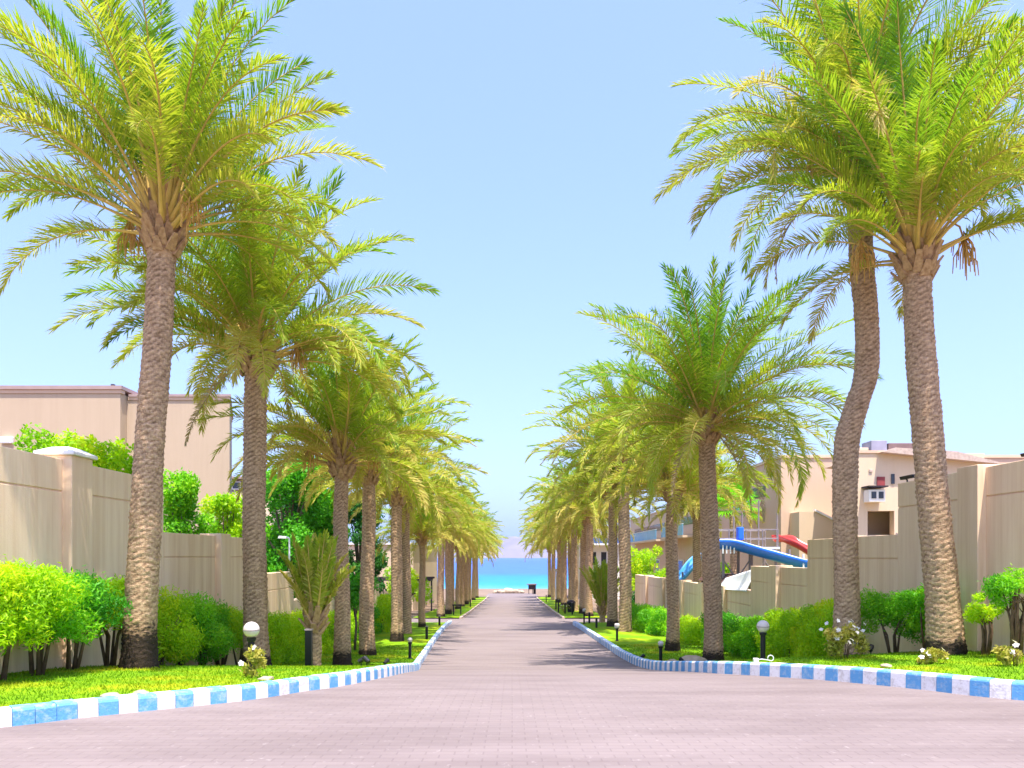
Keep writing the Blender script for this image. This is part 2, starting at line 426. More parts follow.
def resample(pts, step):
    P = [np.array(p) for p in pts]
    # smooth curve through points (Catmull-Rom), then equal steps
    fine = []
    for i in range(len(P)-1):
        p0 = P[max(0, i-1)]; p1 = P[i]; p2 = P[i+1]; p3 = P[min(len(P)-1, i+2)]
        for t in np.linspace(0, 1, 24, endpoint=False):
            fine.append(0.5*((2*p1) + (-p0+p2)*t + (2*p0-5*p1+4*p2-p3)*t*t + (-p0+3*p1-3*p2+p3)*t**3))
    fine.append(P[-1]); fine = np.array(fine)
    seg = np.r_[0, np.cumsum(np.linalg.norm(np.diff(fine, axis=0), axis=1))]
    s = np.arange(0, seg[-1], step)
    return np.stack([np.interp(s, seg, fine[:,0]), np.interp(s, seg, fine[:,1])], 1)

def kerb(side, table, step, h, colour, label, w=0.14):
    pts = resample([(x, y) for y, x in table], step)
    mb = MB()
    prof = [(0, -0.08), (0.004, h-0.03), (0.012, h-0.012), (0.03, h), (w, h), (w, -0.08)]
    rnd = random.Random(side + 5)
    for i in range(len(pts)-1):
        a, b = pts[i], pts[i+1]
        t = (b-a)/np.linalg.norm(b-a)
        def nrm(k):
            q = pts[min(k+1, len(pts)-1)] - pts[max(k-1, 0)]; q = q/np.linalg.norm(q)
            n = np.array([-q[1], q[0]])
            return n if (n[0]*side > 0) else -n
        ring = []
        jz = rnd.uniform(-0.004, 0.004); jo = rnd.uniform(-0.004, 0.004)
        for p, k, e in ((a, i, 0.0025), (b, i+1, -0.0025)):
            n = nrm(k); p = p + t*e
            for o, z in prof:
                q = p + n*(o+jo); ring.append((q[0], q[1], G(p[1]) + z + (jz if z > 0 else 0)))
        m = len(prof)
        fs = [(j, j+1, m+j+1, m+j) for j in range(m-1)] + [tuple(range(m)), tuple(range(2*m-1, m-1, -1))]
        mb.add(ring, fs, colour(i, a))
    o = mb.build('kerb', ['kerb_white', 'kerb_blue'])
    return tag(o, label, 'kerb', kind='structure')
def lcol(i, a):
    if a[1] < 6.34: return 0
    if a[1] < 6.73: return 1
    return i % 2
kerb(-1, LK, 0.168, 0.15, lcol, 'blue and white striped kerb along the left lawn')
kerb(1, RK, 0.205, 0.19, lambda i, a: i % 2, 'blue and white striped kerb along the right lawn')
for s, nm in ((-1, 'left'), (1, 'right')):
    mb = MB()
    yy = np.linspace(43.2, 94, 52)
    for a, b in zip(yy[:-1], yy[1:]):
        x0, x1 = sorted((s*2.82, s*2.96))
        za, zb = G(a), G(b)
        mb.add([(x0,a,za-.05),(x1,a,za-.05),(x1,b-.02,zb-.05),(x0,b-.02,zb-.05),(x0,a,za+.1),(x1,a,za+.1),(x1,b-.02,zb+.1),(x0,b-.02,zb+.1)],
               [(0,3,2,1),(4,5,6,7),(0,1,5,4),(1,2,6,5),(2,3,7,6),(3,0,4,7)])
    tag(mb.build('kerb', 'edging'), 'plain unpainted stone kerb edging the far ' + nm + ' verge', 'kerb', kind='structure')

# sea and mountains
SEAZ = CAMZ - 7.6
grid_sheet('sea', [[(x, y, SEAZ) for x in (-8500, -2000, -500, -100, 100, 500, 2000, 8500)] for y in (183, 260, 400, 800, 2000, 4000, 8500)], 'sea',
           'calm sea, turquoise near the beach and deep blue beyond', 'sea')
def ridge(x):
    u = x/1000.0
    h = 118*math.exp(-((u-0.05)/0.33)**2) + 92*math.exp(-((u+0.42)/0.25)**2) + 70*math.exp(-((u-0.62)/0.35)**2) + 85*math.exp(-((u+1.6)/0.7)**2) + 95*math.exp(-((u-2.0)/0.8)**2) + 30
    return h
rows = []
for j, y in enumerate(np.linspace(5600, 7600, 26)):
    t = j/25; prof = math.sin(PI*min(1, t*1.02))**0.9
    row = []
    for x in np.linspace(-4500, 4500, 200):
        n = mnoise.fractal(Vector((x*0.0035, y*0.0035, 1.3)), 1.0, 2.0, 6)
        row.append((x, y, SEAZ - 3 + max(0, prof*ridge(x)*1.12*(1 + 0.28*n))))
    rows.append(row)
tag(grid_sheet('mountains', rows, 'rock', 'hazy mauve mountains across the water on the horizon', 'mountains'), 'hazy mauve mountains across the water on the horizon', 'mountains', kind='structure')

# grass blades on the near lawns
def grass():
    rng = np.random.default_rng(3)
    P = []
    while len(P) < 62000:
        y = 6.0 + 19*rng.random()**1.5
        x = rng.uniform(-6.3, 7.2)
        if -6.2 < x < xl(y) - 0.13 or xr(y) + 0.13 < x < 7.1:
            if y < 6.5 and x > 0: continue
            P.append((x, y, lawn_z(x, y) - 0.004))
    P = np.array(P); n = len(P)
    a = rng.uniform(0, 2*PI, n); h = rng.uniform(0.018, 0.045, n); w = rng.uniform(0.004, 0.008, n)*(0.7 + P[:,1]/16)
    side = np.stack([np.cos(a), np.sin(a), 0*a], 1)*w[:,None]
    b = rng.uniform(0, 2*PI, n)
    tip = np.stack([np.cos(b)*h*0.6, np.sin(b)*h*0.6, h], 1)
    V = np.stack([P - side, P + side, P + tip], 1).reshape(-1, 3)
    T = np.arange(n*3).reshape(-1, 3)
    me = np_mesh('grass', V, np.zeros((0, 4), int), T, ['grass'], attrs={'tint': np.repeat(rng.random(n), 3)})
    tag(link('grass', me), 'short bright green grass blades on the lawns beside the kerbs', 'grass', kind='stuff')
grass()

# ------------------------------------------------------------------ date palms
def palm_crown_mesh(seed, nf=58, L=3.6, lo=-20, hi=86, droop=(20, 70), nl=56, lw=0.021, ll=0.5, tint=(0.15, 0.75), t0=0.13):
    rng = np.random.default_rng(seed)
    VV, QQ, TT, QM, TM, TI = [], [], [], [], [], []
    off = 0
    for i in range(nf):
        u = (i + 0.5)/nf
        phi = i*2.39996 + rng.normal(0, 0.22)
        th0 = R(hi + (lo - hi)*u**0.95 + rng.normal(0, 6))
        dr = R(droop[0] + (droop[1] - droop[0])*min(1, u*1.15)**0.8 + rng.normal(0, 9))
        Lf = L*rng.uniform(0.86, 1.08)*(0.80 + 0.28*math.sin(PI*min(1, 0.18 + u*0.75)))
        nt_ = 15; t = np.linspace(0, 1, nt_)
        el = th0 - dr*t**1.7
        az = phi + rng.normal(0, 0.16)*t**2
        tan = np.stack([np.cos(el)*np.cos(az), np.cos(el)*np.sin(az), np.sin(el)], 1)
        start = np.array([math.cos(phi)*0.13, math.sin(phi)*0.13, 0.32 - 0.38*u])
        pos = start + np.r_[np.zeros((1, 3)), np.cumsum((tan[1:] + tan[:-1])/2*(Lf/(nt_-1)), 0)]
        S = np.stack([-np.sin(az), np.cos(az), 0*az], 1)
        Nn = np.cross(tan, S); Nn *= np.sign(Nn[:, 2:3] + 1e-6) if False else 1
        Nn = np.where((Nn[:, 2:3] < 0) & (abs(el[:, None]) < 1.3), -Nn, Nn)
        roll = rng.normal(0, 0.45)*t[:, None]
        S2 = S*np.cos(roll) + Nn*np.sin(roll); N2 = Nn*np.cos(roll) - S*np.sin(roll)
        # rachis tube (4 sided)
        rr = np.interp(t, [0, 0.12, 0.5, 1], [0.052, 0.028, 0.013, 0.004])[:, None]
        ring = np.stack([pos + S2*rr*1.2, pos + N2*rr*0.8, pos - S2*rr*1.2, pos - N2*rr*0.8], 1)
        VV.append(ring.reshape(-1, 3)); TI.append(np.full(nt_*4, 0.8))
        q = np.array([(a*4+b, a*4+(b+1) % 4, (a+1)*4+(b+1) % 4, (a+1)*4+b) for a in range(nt_-1) for b in range(4)]) + off
        QQ.append(q); QM.append(np.ones(len(q), int)); off += nt_*4
        # leaflets
        n = nl; tk = np.linspace(t0, 0.995, n)
        tk2 = np.clip(np.concatenate([tk, tk + 0.4/n]) + rng.normal(0, 0.004, 2*n), 0.1, 1)
        sgn = np.concatenate([np.ones(n), -np.ones(n)])[:, None]
        ip = lambda A: np.stack([np.interp(tk2, t, A[:, k]) for k in range(3)], 1)
        p, T, SS, NN = ip(pos), unit(ip(tan)), unit(ip(S2)), unit(ip(N2))
        alpha = np.interp(tk2, [0.1, 0.3, 0.8, 1], [R(60), R(54), R(44), R(16)]) + rng.normal(0, 0.09, 2*n)
        beta = R(24) + rng.normal(0, 0.34, 2*n)
        ca, sa, cb, sb = [x[:, None] for x in (np.cos(alpha), np.sin(alpha), np.cos(beta), np.sin(beta))]
        d1 = unit(T*ca + sgn*SS*sa*cb + NN*sa*sb)
        g = np.array([0, 0, -1.0])
        d2 = unit(d1 + g*rng.uniform(0.05, 0.38, (2*n, 1)))
        ln = ll*np.interp(tk2, [0.1, 0.17, 0.4, 0.75, 1], [0.45, 0.8, 1.0, 0.8, 0.42])*rng.uniform(0.85, 1.12, 2*n)*(Lf/3.6)
        ln = ln[:, None]
        w = unit(T - d1*np.sum(T*d1, 1, keepdims=True))
        w = unit(w + NN*rng.normal(0, 0.5, (2*n, 1)))*lw
        m = p + d1*ln*0.5; e = m + d2*ln*0.5
        lv = np.stack([p - w*0.5, p + w*0.5, m + w*0.8, m - w*0.8, e], 1).reshape(-1, 3)
        base = off + np.arange(2*n)*5
        VV.append(lv)
        QQ.append(np.stack([base, base+1, base+2, base+3], 1)); QM.append(np.zeros(2*n, int))
        TT.append(np.stack([base+3, base+2, base+4], 1)); TM.append(np.zeros(2*n, int))
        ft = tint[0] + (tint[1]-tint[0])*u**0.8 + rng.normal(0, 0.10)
        TI.append(np.repeat(np.clip(ft + rng.normal(0, 0.07, 2*n), 0, 1), 5)); off += 2*n*5
    return np_mesh('crown', np.concatenate(VV), np.concatenate(QQ), np.concatenate(TT), ['frond', 'rachis'], np.concatenate(QM), np.concatenate(TM), {'tint': np.concatenate(TI)})

def catmull(P, n):
    P = [np.array(p, float) for p in P]; out = []
    for i in range(len(P)-1):
        p0 = P[max(0, i-1)]; p1 = P[i]; p2 = P[i+1]; p3 = P[min(len(P)-1, i+2)]
        for t in np.linspace(0, 1, n, endpoint=False):
            out.append(0.5*((2*p1) + (-p0+p2)*t + (2*p0-5*p1+4*p2-p3)*t*t + (-p0+3*p1-3*p2+p3)*t**3))
    out.append(P[-1]); return np.array(out)

def palm_trunk_mesh(seed, path, r0, r1, char=0.45, segs=30, row=0.085, flare=1.25):
    rng = np.random.default_rng(seed)
    c = catmull(path, 12)
    s = np.r_[0, np.cumsum(np.linalg.norm(np.diff(c, axis=0), axis=1))]; Lt = s[-1]
    sub = 4
    nr = int(Lt/(row/sub)) + 1
    si = np.linspace(0, Lt, nr)
    C = np.stack([np.interp(si, s, c[:, k]) for k in range(3)], 1)
    ang = np.arange(segs)*2*PI/segs
    rad = np.interp(si/Lt, [0, 0.05, 0.14, 0.6, 0.92, 1], [r0*flare, r0*1.1, r0, (r0+r1)/2, r1, r1*1.08])
    V = np.zeros((nr, segs, 3)); SC = np.zeros((nr, segs))
    nscar = 9
    rowidx = si/row
    depth = rng.normal(0, 1, (int(rowidx[-1]) + 3, nscar*2))
    low = rng.normal(0, 1, (nr//40 + 4, 6))
    for j in range(segs):
        a = ang[j]
        ph = rowidx + 0.45*np.cos(a*nscar)      # leaf-scar rows with pointed lower lips
        k = np.floor(ph).astype(int); fr = ph - k
        col = ((a/(2*PI)*nscar*2 + (k % 2)*1.0)).astype(int) % (nscar*2)
        jit = depth[np.clip(k, 0, len(depth)-1), col]
        lip = np.where(fr < 0.75, fr/0.75, (1-fr)/0.25)**1.2
        SC[:, j] = np.clip(lip*0.9 + 0.10*jit, 0, 1)
        lump = 0.02*np.sin(a*2 + si*1.7 + seed) + 0.02*np.sin(a*3 - si*2.9)
        disp = 1 + lump + 0.075*(lip - 0.4)*(1 + 0.5*jit) + 0.014*jit
        V[:, j, 0] = C[:, 0] + np.cos(a)*rad*disp
        V[:, j, 1] = C[:, 1] + np.sin(a)*rad*disp
        V[:, j, 2] = C[:, 2]
    Q = [(i*segs+j, i*segs+(j+1) % segs, (i+1)*segs+(j+1) % segs, (i+1)*segs+j) for i in range(nr-1) for j in range(segs)]
    ch = np.clip(1.0 - (si - char*0.5)/(char*0.8 + 0.01), 0, 1) if char > 0 else np.zeros(nr)
    return np_mesh('trunk', V.reshape(-1, 3), Q, [], ['bark'], attrs={'scar': SC.ravel(), 'char': np.repeat(ch, segs)}, smooth=True)

def boots_mesh(seed, r, n=54, spread=1.0):
    rnd = random.Random(seed); mb = MB()
    for i in range(n):
        u = i/n; a = i*2.39996 + rnd.uniform(-.1, .1)
        z = -0.34 + 0.55*u; tilt = R(62 - 8*(1-u) + rnd.uniform(-9, 9) + 14*u)
        ln = rnd.uniform(0.22, 0.40)*(0.75 + 0.5*u); w0, w1 = 0.075, rnd.uniform(0.028, 0.045); th = 0.028
        rr = r*(0.92 + 0.10*math.sin(PI*min(1, u*1.2)))*(1 - 0.45*max(0, u-0.5))*spread
        o = Vector((math.cos(a)*rr, math.sin(a)*rr, z))
        d = Vector((math.cos(a)*math.cos(tilt), math.sin(a)*math.cos(tilt), math.sin(tilt)))
        s = Vector((-math.sin(a), math.cos(a), 0)); nn = d.cross(s)
        e = o + d*ln
        mb.add([o-s*w0-nn*th, o+s*w0-nn*th, o+s*w0+nn*th, o-s*w0+nn*th, e-s*w1-nn*th*.5, e+s*w1-nn*th*.5, e+s*w1+nn*th*.5, e-s*w1+nn*th*.5],
               [(0,3,2,1),(4,5,6,7),(0,1,5,4),(1,2,6,5),(2,3,7,6),(3,0,4,7)])
    # central bud the stubs wrap round
    mb.lathe([(r*0.95, -0.4), (r*1.12, -0.1), (r*1.0, 0.15), (r*0.55, 0.5), (0.02, 0.75)], 14)
    return mb

def stalk_mesh(seed, az, r):
    rnd = random.Random(seed); mb = MB()
    d = Vector((math.cos(az), math.sin(az), 0))
    pts = [d*r*0.7 + Vector((0, 0, 0.35)), d*(r+0.25) + Vector((0, 0, 0.62)), d*(r+0.5) + Vector((0, 0, 0.5)), d*(r+0.62) + Vector((0, 0, 0.15))]
    mb.tube(pts, [0.025, 0.02, 0.016, 0.012], 6)
    for k in range(34):
        b = pts[-1] + Vector((0, 0, rnd.uniform(0, 0.3))) - d*0.06
        q = Vector((rnd.uniform(-1, 1), rnd.uniform(-1, 1), 0))*0.18
        e = b + q + Vector((0, 0, -rnd.uniform(0.22, 0.5)))
        mb.tube([b, (b+e)/2 + q*0.4, e], [0.006, 0.01, 0.007], 4)
    return mb

PALM_GROUP_L = 'date palms lining the left side of the lane'
PALM_GROUP_R = 'date palms lining the right side of the lane'
def make_palm(x, y, path, r0, r1, label, group, seed, crown, char=0.4, boots=1.0, stalks=(), zbase=None, crown_rot=0, crown_tilt=(0, 0), segs=30, dry=()):
    zb = lawn_z(x, y) if zbase is None else zbase
    t = tag(empty('palm_tree', (x, y, zb - 0.03)), label, 'palm tree', group)
    P = [(px - x, py - y, pz - zb) for px, py, pz in path]
    link('trunk', palm_trunk_mesh(seed, [(0, 0, 0)] + P, r0, r1, char, segs), t)
    top = P[-1]
    boots_mesh(seed, r1*1.05, spread=boots).build('leaf_bases', 'boot', t, loc=top)
    c = link('crown', crown, t, top); c.rotation_euler = (crown_tilt[0], crown_tilt[1], crown_rot)
    for k, az in enumerate(dry):
        me = palm_crown_mesh(seed*31+k, 1, 2.3, -40, -40, (38, 38), 70, 0.013, 0.30, (0.4, 0.6), 0.2)
        me.materials.clear(); me.materials.append(MAT['dryfrond']); me.materials.append(MAT['boot'])
        d = link('dry_frond', me, t, top); d.rotation_euler = (0, 0, az)
        d['label'] = 'dead brown frond hanging below the green crown'
    for k, az in enumerate(stalks):
        stalk_mesh(seed*7+k, az, r1).build('fruit_stalk', 'dates', t, loc=top)
    return t

Zc = CAMZ
# --- the six nearest palms have crowns and trunks of their own
make_palm(-5.25, 10.8, [(-5.21, 10.8, 0.9), (-5.11, 10.82, 3.0), (-4.98, 10.85, 5.0), (-4.93, 10.85, Zc+4.62)], 0.21, 0.18,
          'tallest left date palm, nearest the camera, with a blackened trunk base', PALM_GROUP_L, 11,
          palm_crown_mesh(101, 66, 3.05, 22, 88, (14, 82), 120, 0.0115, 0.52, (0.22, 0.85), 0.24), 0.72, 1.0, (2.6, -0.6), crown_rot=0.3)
make_palm(-4.78, 14.4, [(-4.80, 14.4, 0.6), (-4.83, 14.4, 2.4), (-4.79, 14.4, Zc+3.72)], 0.215, 0.195,
          'wide drooping date palm behind the left globe lamp, flared stubs below its crown', PALM_GROUP_L, 12,
          palm_crown_mesh(102, 76, 3.35, 12, 86, (18, 92), 120, 0.013, 0.52, (0.25, 0.9), 0.2), 0.3, 1.28, (0.5,), crown_rot=1.2, dry=(2.9,))
make_palm(-3.87, 17.5, [(-3.86, 17.5, 0.4), (-3.9, 17.5, 2.2), (-3.87, 17.5, Zc+2.15)], 0.18, 0.15,
          'slim date palm with charred base just right of the stubby young palm', PALM_GROUP_L, 13,
          palm_crown_mesh(103, 62, 2.85, 14, 86, (18, 88), 100, 0.014, 0.5, (0.3, 0.9), 0.2), 0.42, 1.25, (0.2, 3.5), crown_rot=2.0)
make_palm(6.5, 11.5, [(6.42, 11.5, 1.2), (6.22, 11.5, 3.4), (6.08, 11.5, 5.2), (6.05, 11.5, Zc+4.5)], 0.23, 0.19,
          'straight right-hand date palm nearest the camera, stained base on open lawn', PALM_GROUP_R, 14,
          palm_crown_mesh(104, 68, 3.0, 24, 88, (14, 80), 120, 0.0115, 0.52, (0.2, 0.8), 0.24), 0.3, 1.0, (0.1, 2.8), crown_rot=0.8)
make_palm(5.66, 13.0, [(5.66, 13, 0.8), (5.63, 13, 2.6), (5.66, 13, 3.55), (5.83, 13, 4.2), (5.99, 13, 4.75), (5.99, 13, 5.7), (5.91, 13, 6.7), (5.84, 13, Zc+6.55)], 0.20, 0.185,
          'tall date palm with a kinked S-bend trunk rising behind the white flower bush', PALM_GROUP_R, 15,
          palm_crown_mesh(105, 70, 3.55, 14, 86, (18, 96), 120, 0.0125, 0.52, (0.25, 0.9), 0.2), 0.12, 1.0, (3.4,), crown_rot=2.6, dry=(3.0,))
make_palm(4.72, 18.0, [(4.70, 18, 0.6), (4.62, 18, 2.4), (4.55, 18, Zc+3.0)], 0.215, 0.19,
          'bushy full-crowned date palm standing alone beside the middle right globe lamp', PALM_GROUP_R, 16,
          palm_crown_mesh(106, 100, 3.55, -4, 86, (20, 92), 100, 0.014, 0.5, (0.2, 0.85)), 0.42, 1.05, (), crown_rot=0.2, dry=(-0.5, 0.1, 3.9))

# --- the receding rows: a few crown kinds and trunk kinds, copied
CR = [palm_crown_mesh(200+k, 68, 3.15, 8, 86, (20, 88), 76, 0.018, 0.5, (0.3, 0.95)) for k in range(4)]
FAR = []
ORD = ['fourth', 'fifth', 'sixth', 'seventh', 'eighth', 'ninth', 'tenth', 'eleventh', 'twelfth', 'thirteenth', 'fourteenth', 'fifteenth', 'sixteenth']
def proto_palm(k, h, r0, r1, char):
    t = empty('palm_tree', (0, 0, 0))
    link('trunk', palm_trunk_mesh(300+k, [(0, 0, 0), (0.03*(-1)**k, 0, h*0.3), (-0.04*(-1)**k, 0, h*0.7), (0.02, 0, h)], r0, r1, char, 22, 0.1), t)
    boots_mesh(300+k, r1*1.05, 40, 1.15).build('leaf_bases', 'boot', t, loc=(0.02, 0, h))
    link('crown', CR[k], t, (0.02, 0, h))
    return t
protos = [proto_palm(0, 4.9, 0.2, 0.17, 0.4), proto_palm(1, 5.2, 0.21, 0.18, 0.25), proto_palm(2, 4.7, 0.18, 0.15, 0.3), proto_palm(3, 5.5, 0.2, 0.17, 0.0)]
used = [False]*4
def row_palm(k, x, y, scale, rz, label, group):
    if used[k]: o = copy_tree(protos[k])
    else: o = protos[k]; used[k] = True
    o.location = (x, y, (lawn_z(x, y) if y < 38 else G(y) + 0.07) - 0.03); o.scale = (scale,)*3; o.rotation_euler = (0, 0, rz)
    return tag(o, label, 'palm tree', group)
left_row = [(-4.02, 21.4, 0.98), (-4.0, 26.7, 1.03), (-4.15, 30.2, 0.92), (-4.0, 34.2, 0.84), (-4.1, 44.3, 0.98), (-4.0, 48.2, 1.0), (-4.1, 52.2, 0.95), (-4.0, 57, 1.02), (-4.05, 62, 1.0), (-4.0, 67, 1.05), (-4.05, 73, 1.0), (-4.0, 80, 1.04), (-4.05, 88, 1.0)]
ex_l = {0: 'dark leaves around its trunk', 1: 'beside the clipped lime hedge', 2: 'close behind the fifth', 3: 'thin, last before the side path', 4: 'first past the side path', 12: 'last, at the beach end'}
for i, (x, y, s) in enumerate(left_row):
    extra = ex_l.get(i, 'counting from the camera')
    row_palm((i*3+1) % 4, x, y, s, i*1.37, f'{ORD[i]} date palm of the left row, {extra}', PALM_GROUP_L)
right_row = [(4.8, 23, 0.98), (4.62, 31.5, 1.26), (4.5, 34.4, 1.26), (4.5, 45, 1.12), (4.55, 49, 1.22), (4.4, 54, 1.15), (4.5, 59, 1.2), (4.4, 65, 1.18), (4.4, 72, 1.2), (4.3, 80, 1.15), (4.4, 90, 1.2)]
ex_r = {0: 'behind the low pale boulders', 1: 'right one of a close tall pair', 2: 'left one of a close tall pair', 3: 'first past the side path', 10: 'last, at the beach end'}
for i, (x, y, s) in enumerate(right_row):
    extra = ex_r.get(i, 'counting from the camera')
    row_palm((i*3) % 4, x, y, s, i*1.91 + 0.5, f'{ORD[i]} date palm in the right row, {extra}', PALM_GROUP_R)
row_palm(3, 7.95, 33, 0.92, 2.2, 'date palm standing behind the low right garden wall', None)

# young palms
def young_palm(x, y, zb, h, r, L, seed, label, nf=26):
    t = tag(empty('young_palm', (x, y, zb - 0.02)), label, 'palm tree', 'small young palms beside the lane')
    link('trunk', palm_trunk_mesh(seed, [(0, 0, 0), (0.02, 0, h*0.5), (0, 0, h)], r*1.1, r, 0, 20, 0.08, 1.15), t)
    boots_mesh(seed, r*1.0, 26, 1.1).build('leaf_bases', 'boot', t, loc=(0, 0, h))
    link('crown', palm_crown_mesh(seed, nf, L, 64, 88, (2, 14), 90, 0.022 if L > 2 else 0.019, 0.62, (0.55, 0.85), 0.06), t, (0, 0, h))
    return t
young_palm(-3.72, 14.5, lawn_z(-3.72, 14.5), 1.0, 0.105, 1.2, 401, 'stubby young palm with upright fronds beside the square black post')
young_palm(4.45, 38.0, lawn_z(4.45, 37.9), 0.7, 0.13, 2.05, 402, 'small young palm at the right corner of the side path', 22)

# fan palm behind the right wall
def fan_palm(x, y, h):
    zb = G(y)
    t = tag(empty('fan_palm', (x, y, zb)), 'fresh green fan palm by the blue water slide behind the wall', 'palm tree')
    link('trunk', palm_trunk_mesh(410, [(0, 0, 0), (0.05, 0, h*0.5), (0, 0, h)], 0.16, 0.12, 0, 18, 0.12), t)
    rng = np.random.default_rng(5); V, Tq, TI = [], [], []
    for i in range(22):
        phi = i*2.4; el = R(75 - 95*(i/22)); d = np.array([math.cos(el)*math.cos(phi), math.cos(el)*math.sin(phi), math.sin(el)])
        s = np.array([-math.sin(phi), math.cos(phi), 0]); c = d*0.7
        V += [s*0.012, -s*0.012, c + s*0.012, c - s*0.012]; o = len(V) - 4; Tq += [(o, o+1, o+2), (o+1, o+3, o+2)]; TI += [0.8]*4
        for k in range(19):
            a = R(-110 + 220*k/18); dd = d*math.cos(a) + s*math.sin(a); e = c + dd*rng.uniform(0.55, 0.75) + np.array([0, 0, -0.16]); w = np.cross(dd, np.cross(d, s))*0.03
            mm = c + dd*0.35
            o = len(V); V += [c, mm + w, mm - w, e]; Tq += [(o, o+1, o+2), (o+1, o+3, o+2)]; TI += [rng.uniform(0.2, 0.6)]*4
    me = np_mesh('crown', np.array(V), np.zeros((0, 4), int), np.array(Tq), ['shrub'], attrs={'tint': TI})
    link('crown', me, t, (0, 0, h))
fan_palm(8.75, 30.5, 5.0)

# ------------------------------------------------------------------ shrubs, hedges, trees
def leaf_cloud(seed, blobs, n, size, elong=2.2, up=0.25, shell=0.55, tint_h=0.5):
    rng = np.random.default_rng(seed)
    B = np.array(blobs, float)
    vol = (B[:, 3]*B[:, 4]*B[:, 5])**0.67
    idx = rng.choice(len(B), n, p=vol/vol.sum())
    d = unit(rng.normal(0, 1, (n, 3)))
    r = (shell**3 + (1 - shell**3)*rng.random(n))**(1/3)
    r = r*(1 + 0.12*rng.normal(0, 1, n))
    c = B[idx, :3]; rad = B[idx, 3:6]
    p = c + d*rad*r[:, None]
    nrm = unit(d*0.7 + rng.normal(0, 0.55, (n, 3)) + np.array([0, 0, up]))
    a = unit(np.cross(nrm, rng.normal(0, 1, (n, 3)))); a = unit(a + np.array([0, 0, up*1.2]) + d*0.35)
    b = unit(np.cross(nrm, a))
    s = size*rng.uniform(0.6, 1.35, n)[:, None]
    l, w = a*s*elong*0.5, b*s*0.5
    V = np.stack([p - l, p + w - l*0.1, p + l, p - w - l*0.1], 1).reshape(-1, 3)
    Q = np.arange(n*4).reshape(-1, 4)
    bt = rng.normal(0.5, 0.17, len(B))
    ti = np.clip(bt[idx] + rng.normal(0, 0.16, n), 0, 1)
    return V, Q, np.repeat(ti, 4)

def foliage(name, seed, blobs, n, size, mat, parent, **kw):
    V, Q, ti = leaf_cloud(seed, blobs, n, size, **kw)
    return link(name, np_mesh(name, V, Q, [], [mat], attrs={'tint': ti}), parent)

def stems(seed, n, h, spread, r, parent, name='stem', mat='stem', twigs=2):
    rnd = random.Random(seed)
    for i in range(n):
        mb = MB()
        a = rnd.uniform(0, 2*PI); q = rnd.uniform(0.4, 1)*spread
        b0 = (math.cos(a)*0.05, math.sin(a)*0.05, -0.06)
        m = (math.cos(a)*q*0.35 + rnd.uniform(-.05, .05), math.sin(a)*q*0.35 + rnd.uniform(-.05, .05), h*0.45)
        e = (math.cos(a)*q, math.sin(a)*q, h*rnd.uniform(0.85, 1.05))
        mb.tube([b0, m, e], [r, r*0.7, r*0.3], 6)
        for k in range(twigs):
            f = rnd.uniform(0.3, 0.7); st = Vector(m).lerp(Vector(e), f)
            mb.tube([st, st + Vector((rnd.uniform(-.2, .2), rnd.uniform(-.2, .2), rnd.uniform(.12, .3)))*h*0.7], [r*0.4, r*0.15], 5)
        mb.build(name, mat, parent, smooth=True)

def shrub(name, x, y, zb, w, h, bare, seed, mat, label, cat, group=None, n=4200, size=0.034, nst=6, depth=None, nb=13, elong=2.6, flat=0.5):
    """bushy shrub: stems bare up to height `bare`, foliage above"""
    t = tag(empty(name, (x, y, zb)), label, cat, group)
    rnd = random.Random(seed); D = depth or w
    bl = []
    for i in range(nb):
        bx = rnd.uniform(-1, 1)*w*0.36; by = rnd.uniform(-1, 1)*D*0.36
        lo = bare + 0.14; bz = lo + (h - 0.16 - lo)*rnd.random()**flat
        rr = rnd.uniform(0.13, 0.24)*min(1.2, w)*0.95
        bl.append((bx, by, min(bz, h - rr*0.75), rr*1.1, rr*1.1, rr*rnd.uniform(0.85, 1.15)))
    foliage('foliage', seed, bl, n, size, mat, t, elong=elong)
    stems(seed, nst, bare + (h - bare)*0.6, w*0.34, 0.022*max(0.7, min(1.4, h)), t)
    return t

HG_L = 'shrubs in the row along the left wall'
# each shrub: y along wall, width, height, bare stem height, material, label
LS = [
 (7.95, 1.20, 1.25, 0.24, 'lime', 'pale lime shrub at the left picture edge against the wall'),
 (8.65, 1.30, 1.30, 0.32, 'lime', 'feathery light green shrub second from the left end of the wall row'),
 (9.35, 1.30, 1.28, 0.40, 'shrub', 'dark-stemmed round shrub with several black stems spread from its foot'),
 (10.10, 1.30, 1.27, 0.34, 'mid', 'dense deep green shrub between the dark-stemmed and the brown-stemmed shrubs'),
 (11.05, 1.10, 1.25, 0.56, 'lime', 'sparse shrub with bare brown stems just left of the tallest palm'),
 (12.55, 1.20, 1.25, 0.10, 'lime', 'green shrub close behind the right side of the tallest palm'),
 (13.45, 1.30, 1.26, 0.10, 'shrub', 'full green shrub right of the tallest palm, darker low down'),
 (14.35, 1.30, 1.24, 0.12, 'shrub', 'mid green shrub in the gap between the first two left palms'),
 (15.25, 1.20, 1.24, 0.42, 'lime', 'light green shrub with one thick brown stem left of the globe lamp'),
 (16.3, 1.20, 1.22, 0.34, 'lime', 'lime shrub behind the trunk of the wide drooping palm'),
]
for i, (y, w, h, b, mt, lab) in enumerate(LS):
    shrub('shrub', -5.78, y, lawn_z(-5.78, y), w, h + 0.02, b, 500+i, mt, lab, 'shrub', HG_L, n=13000, size=0.018, elong=4.0, nst=7 if b > 0.4 else 5, nb=30, flat=0.75, depth=0.95)

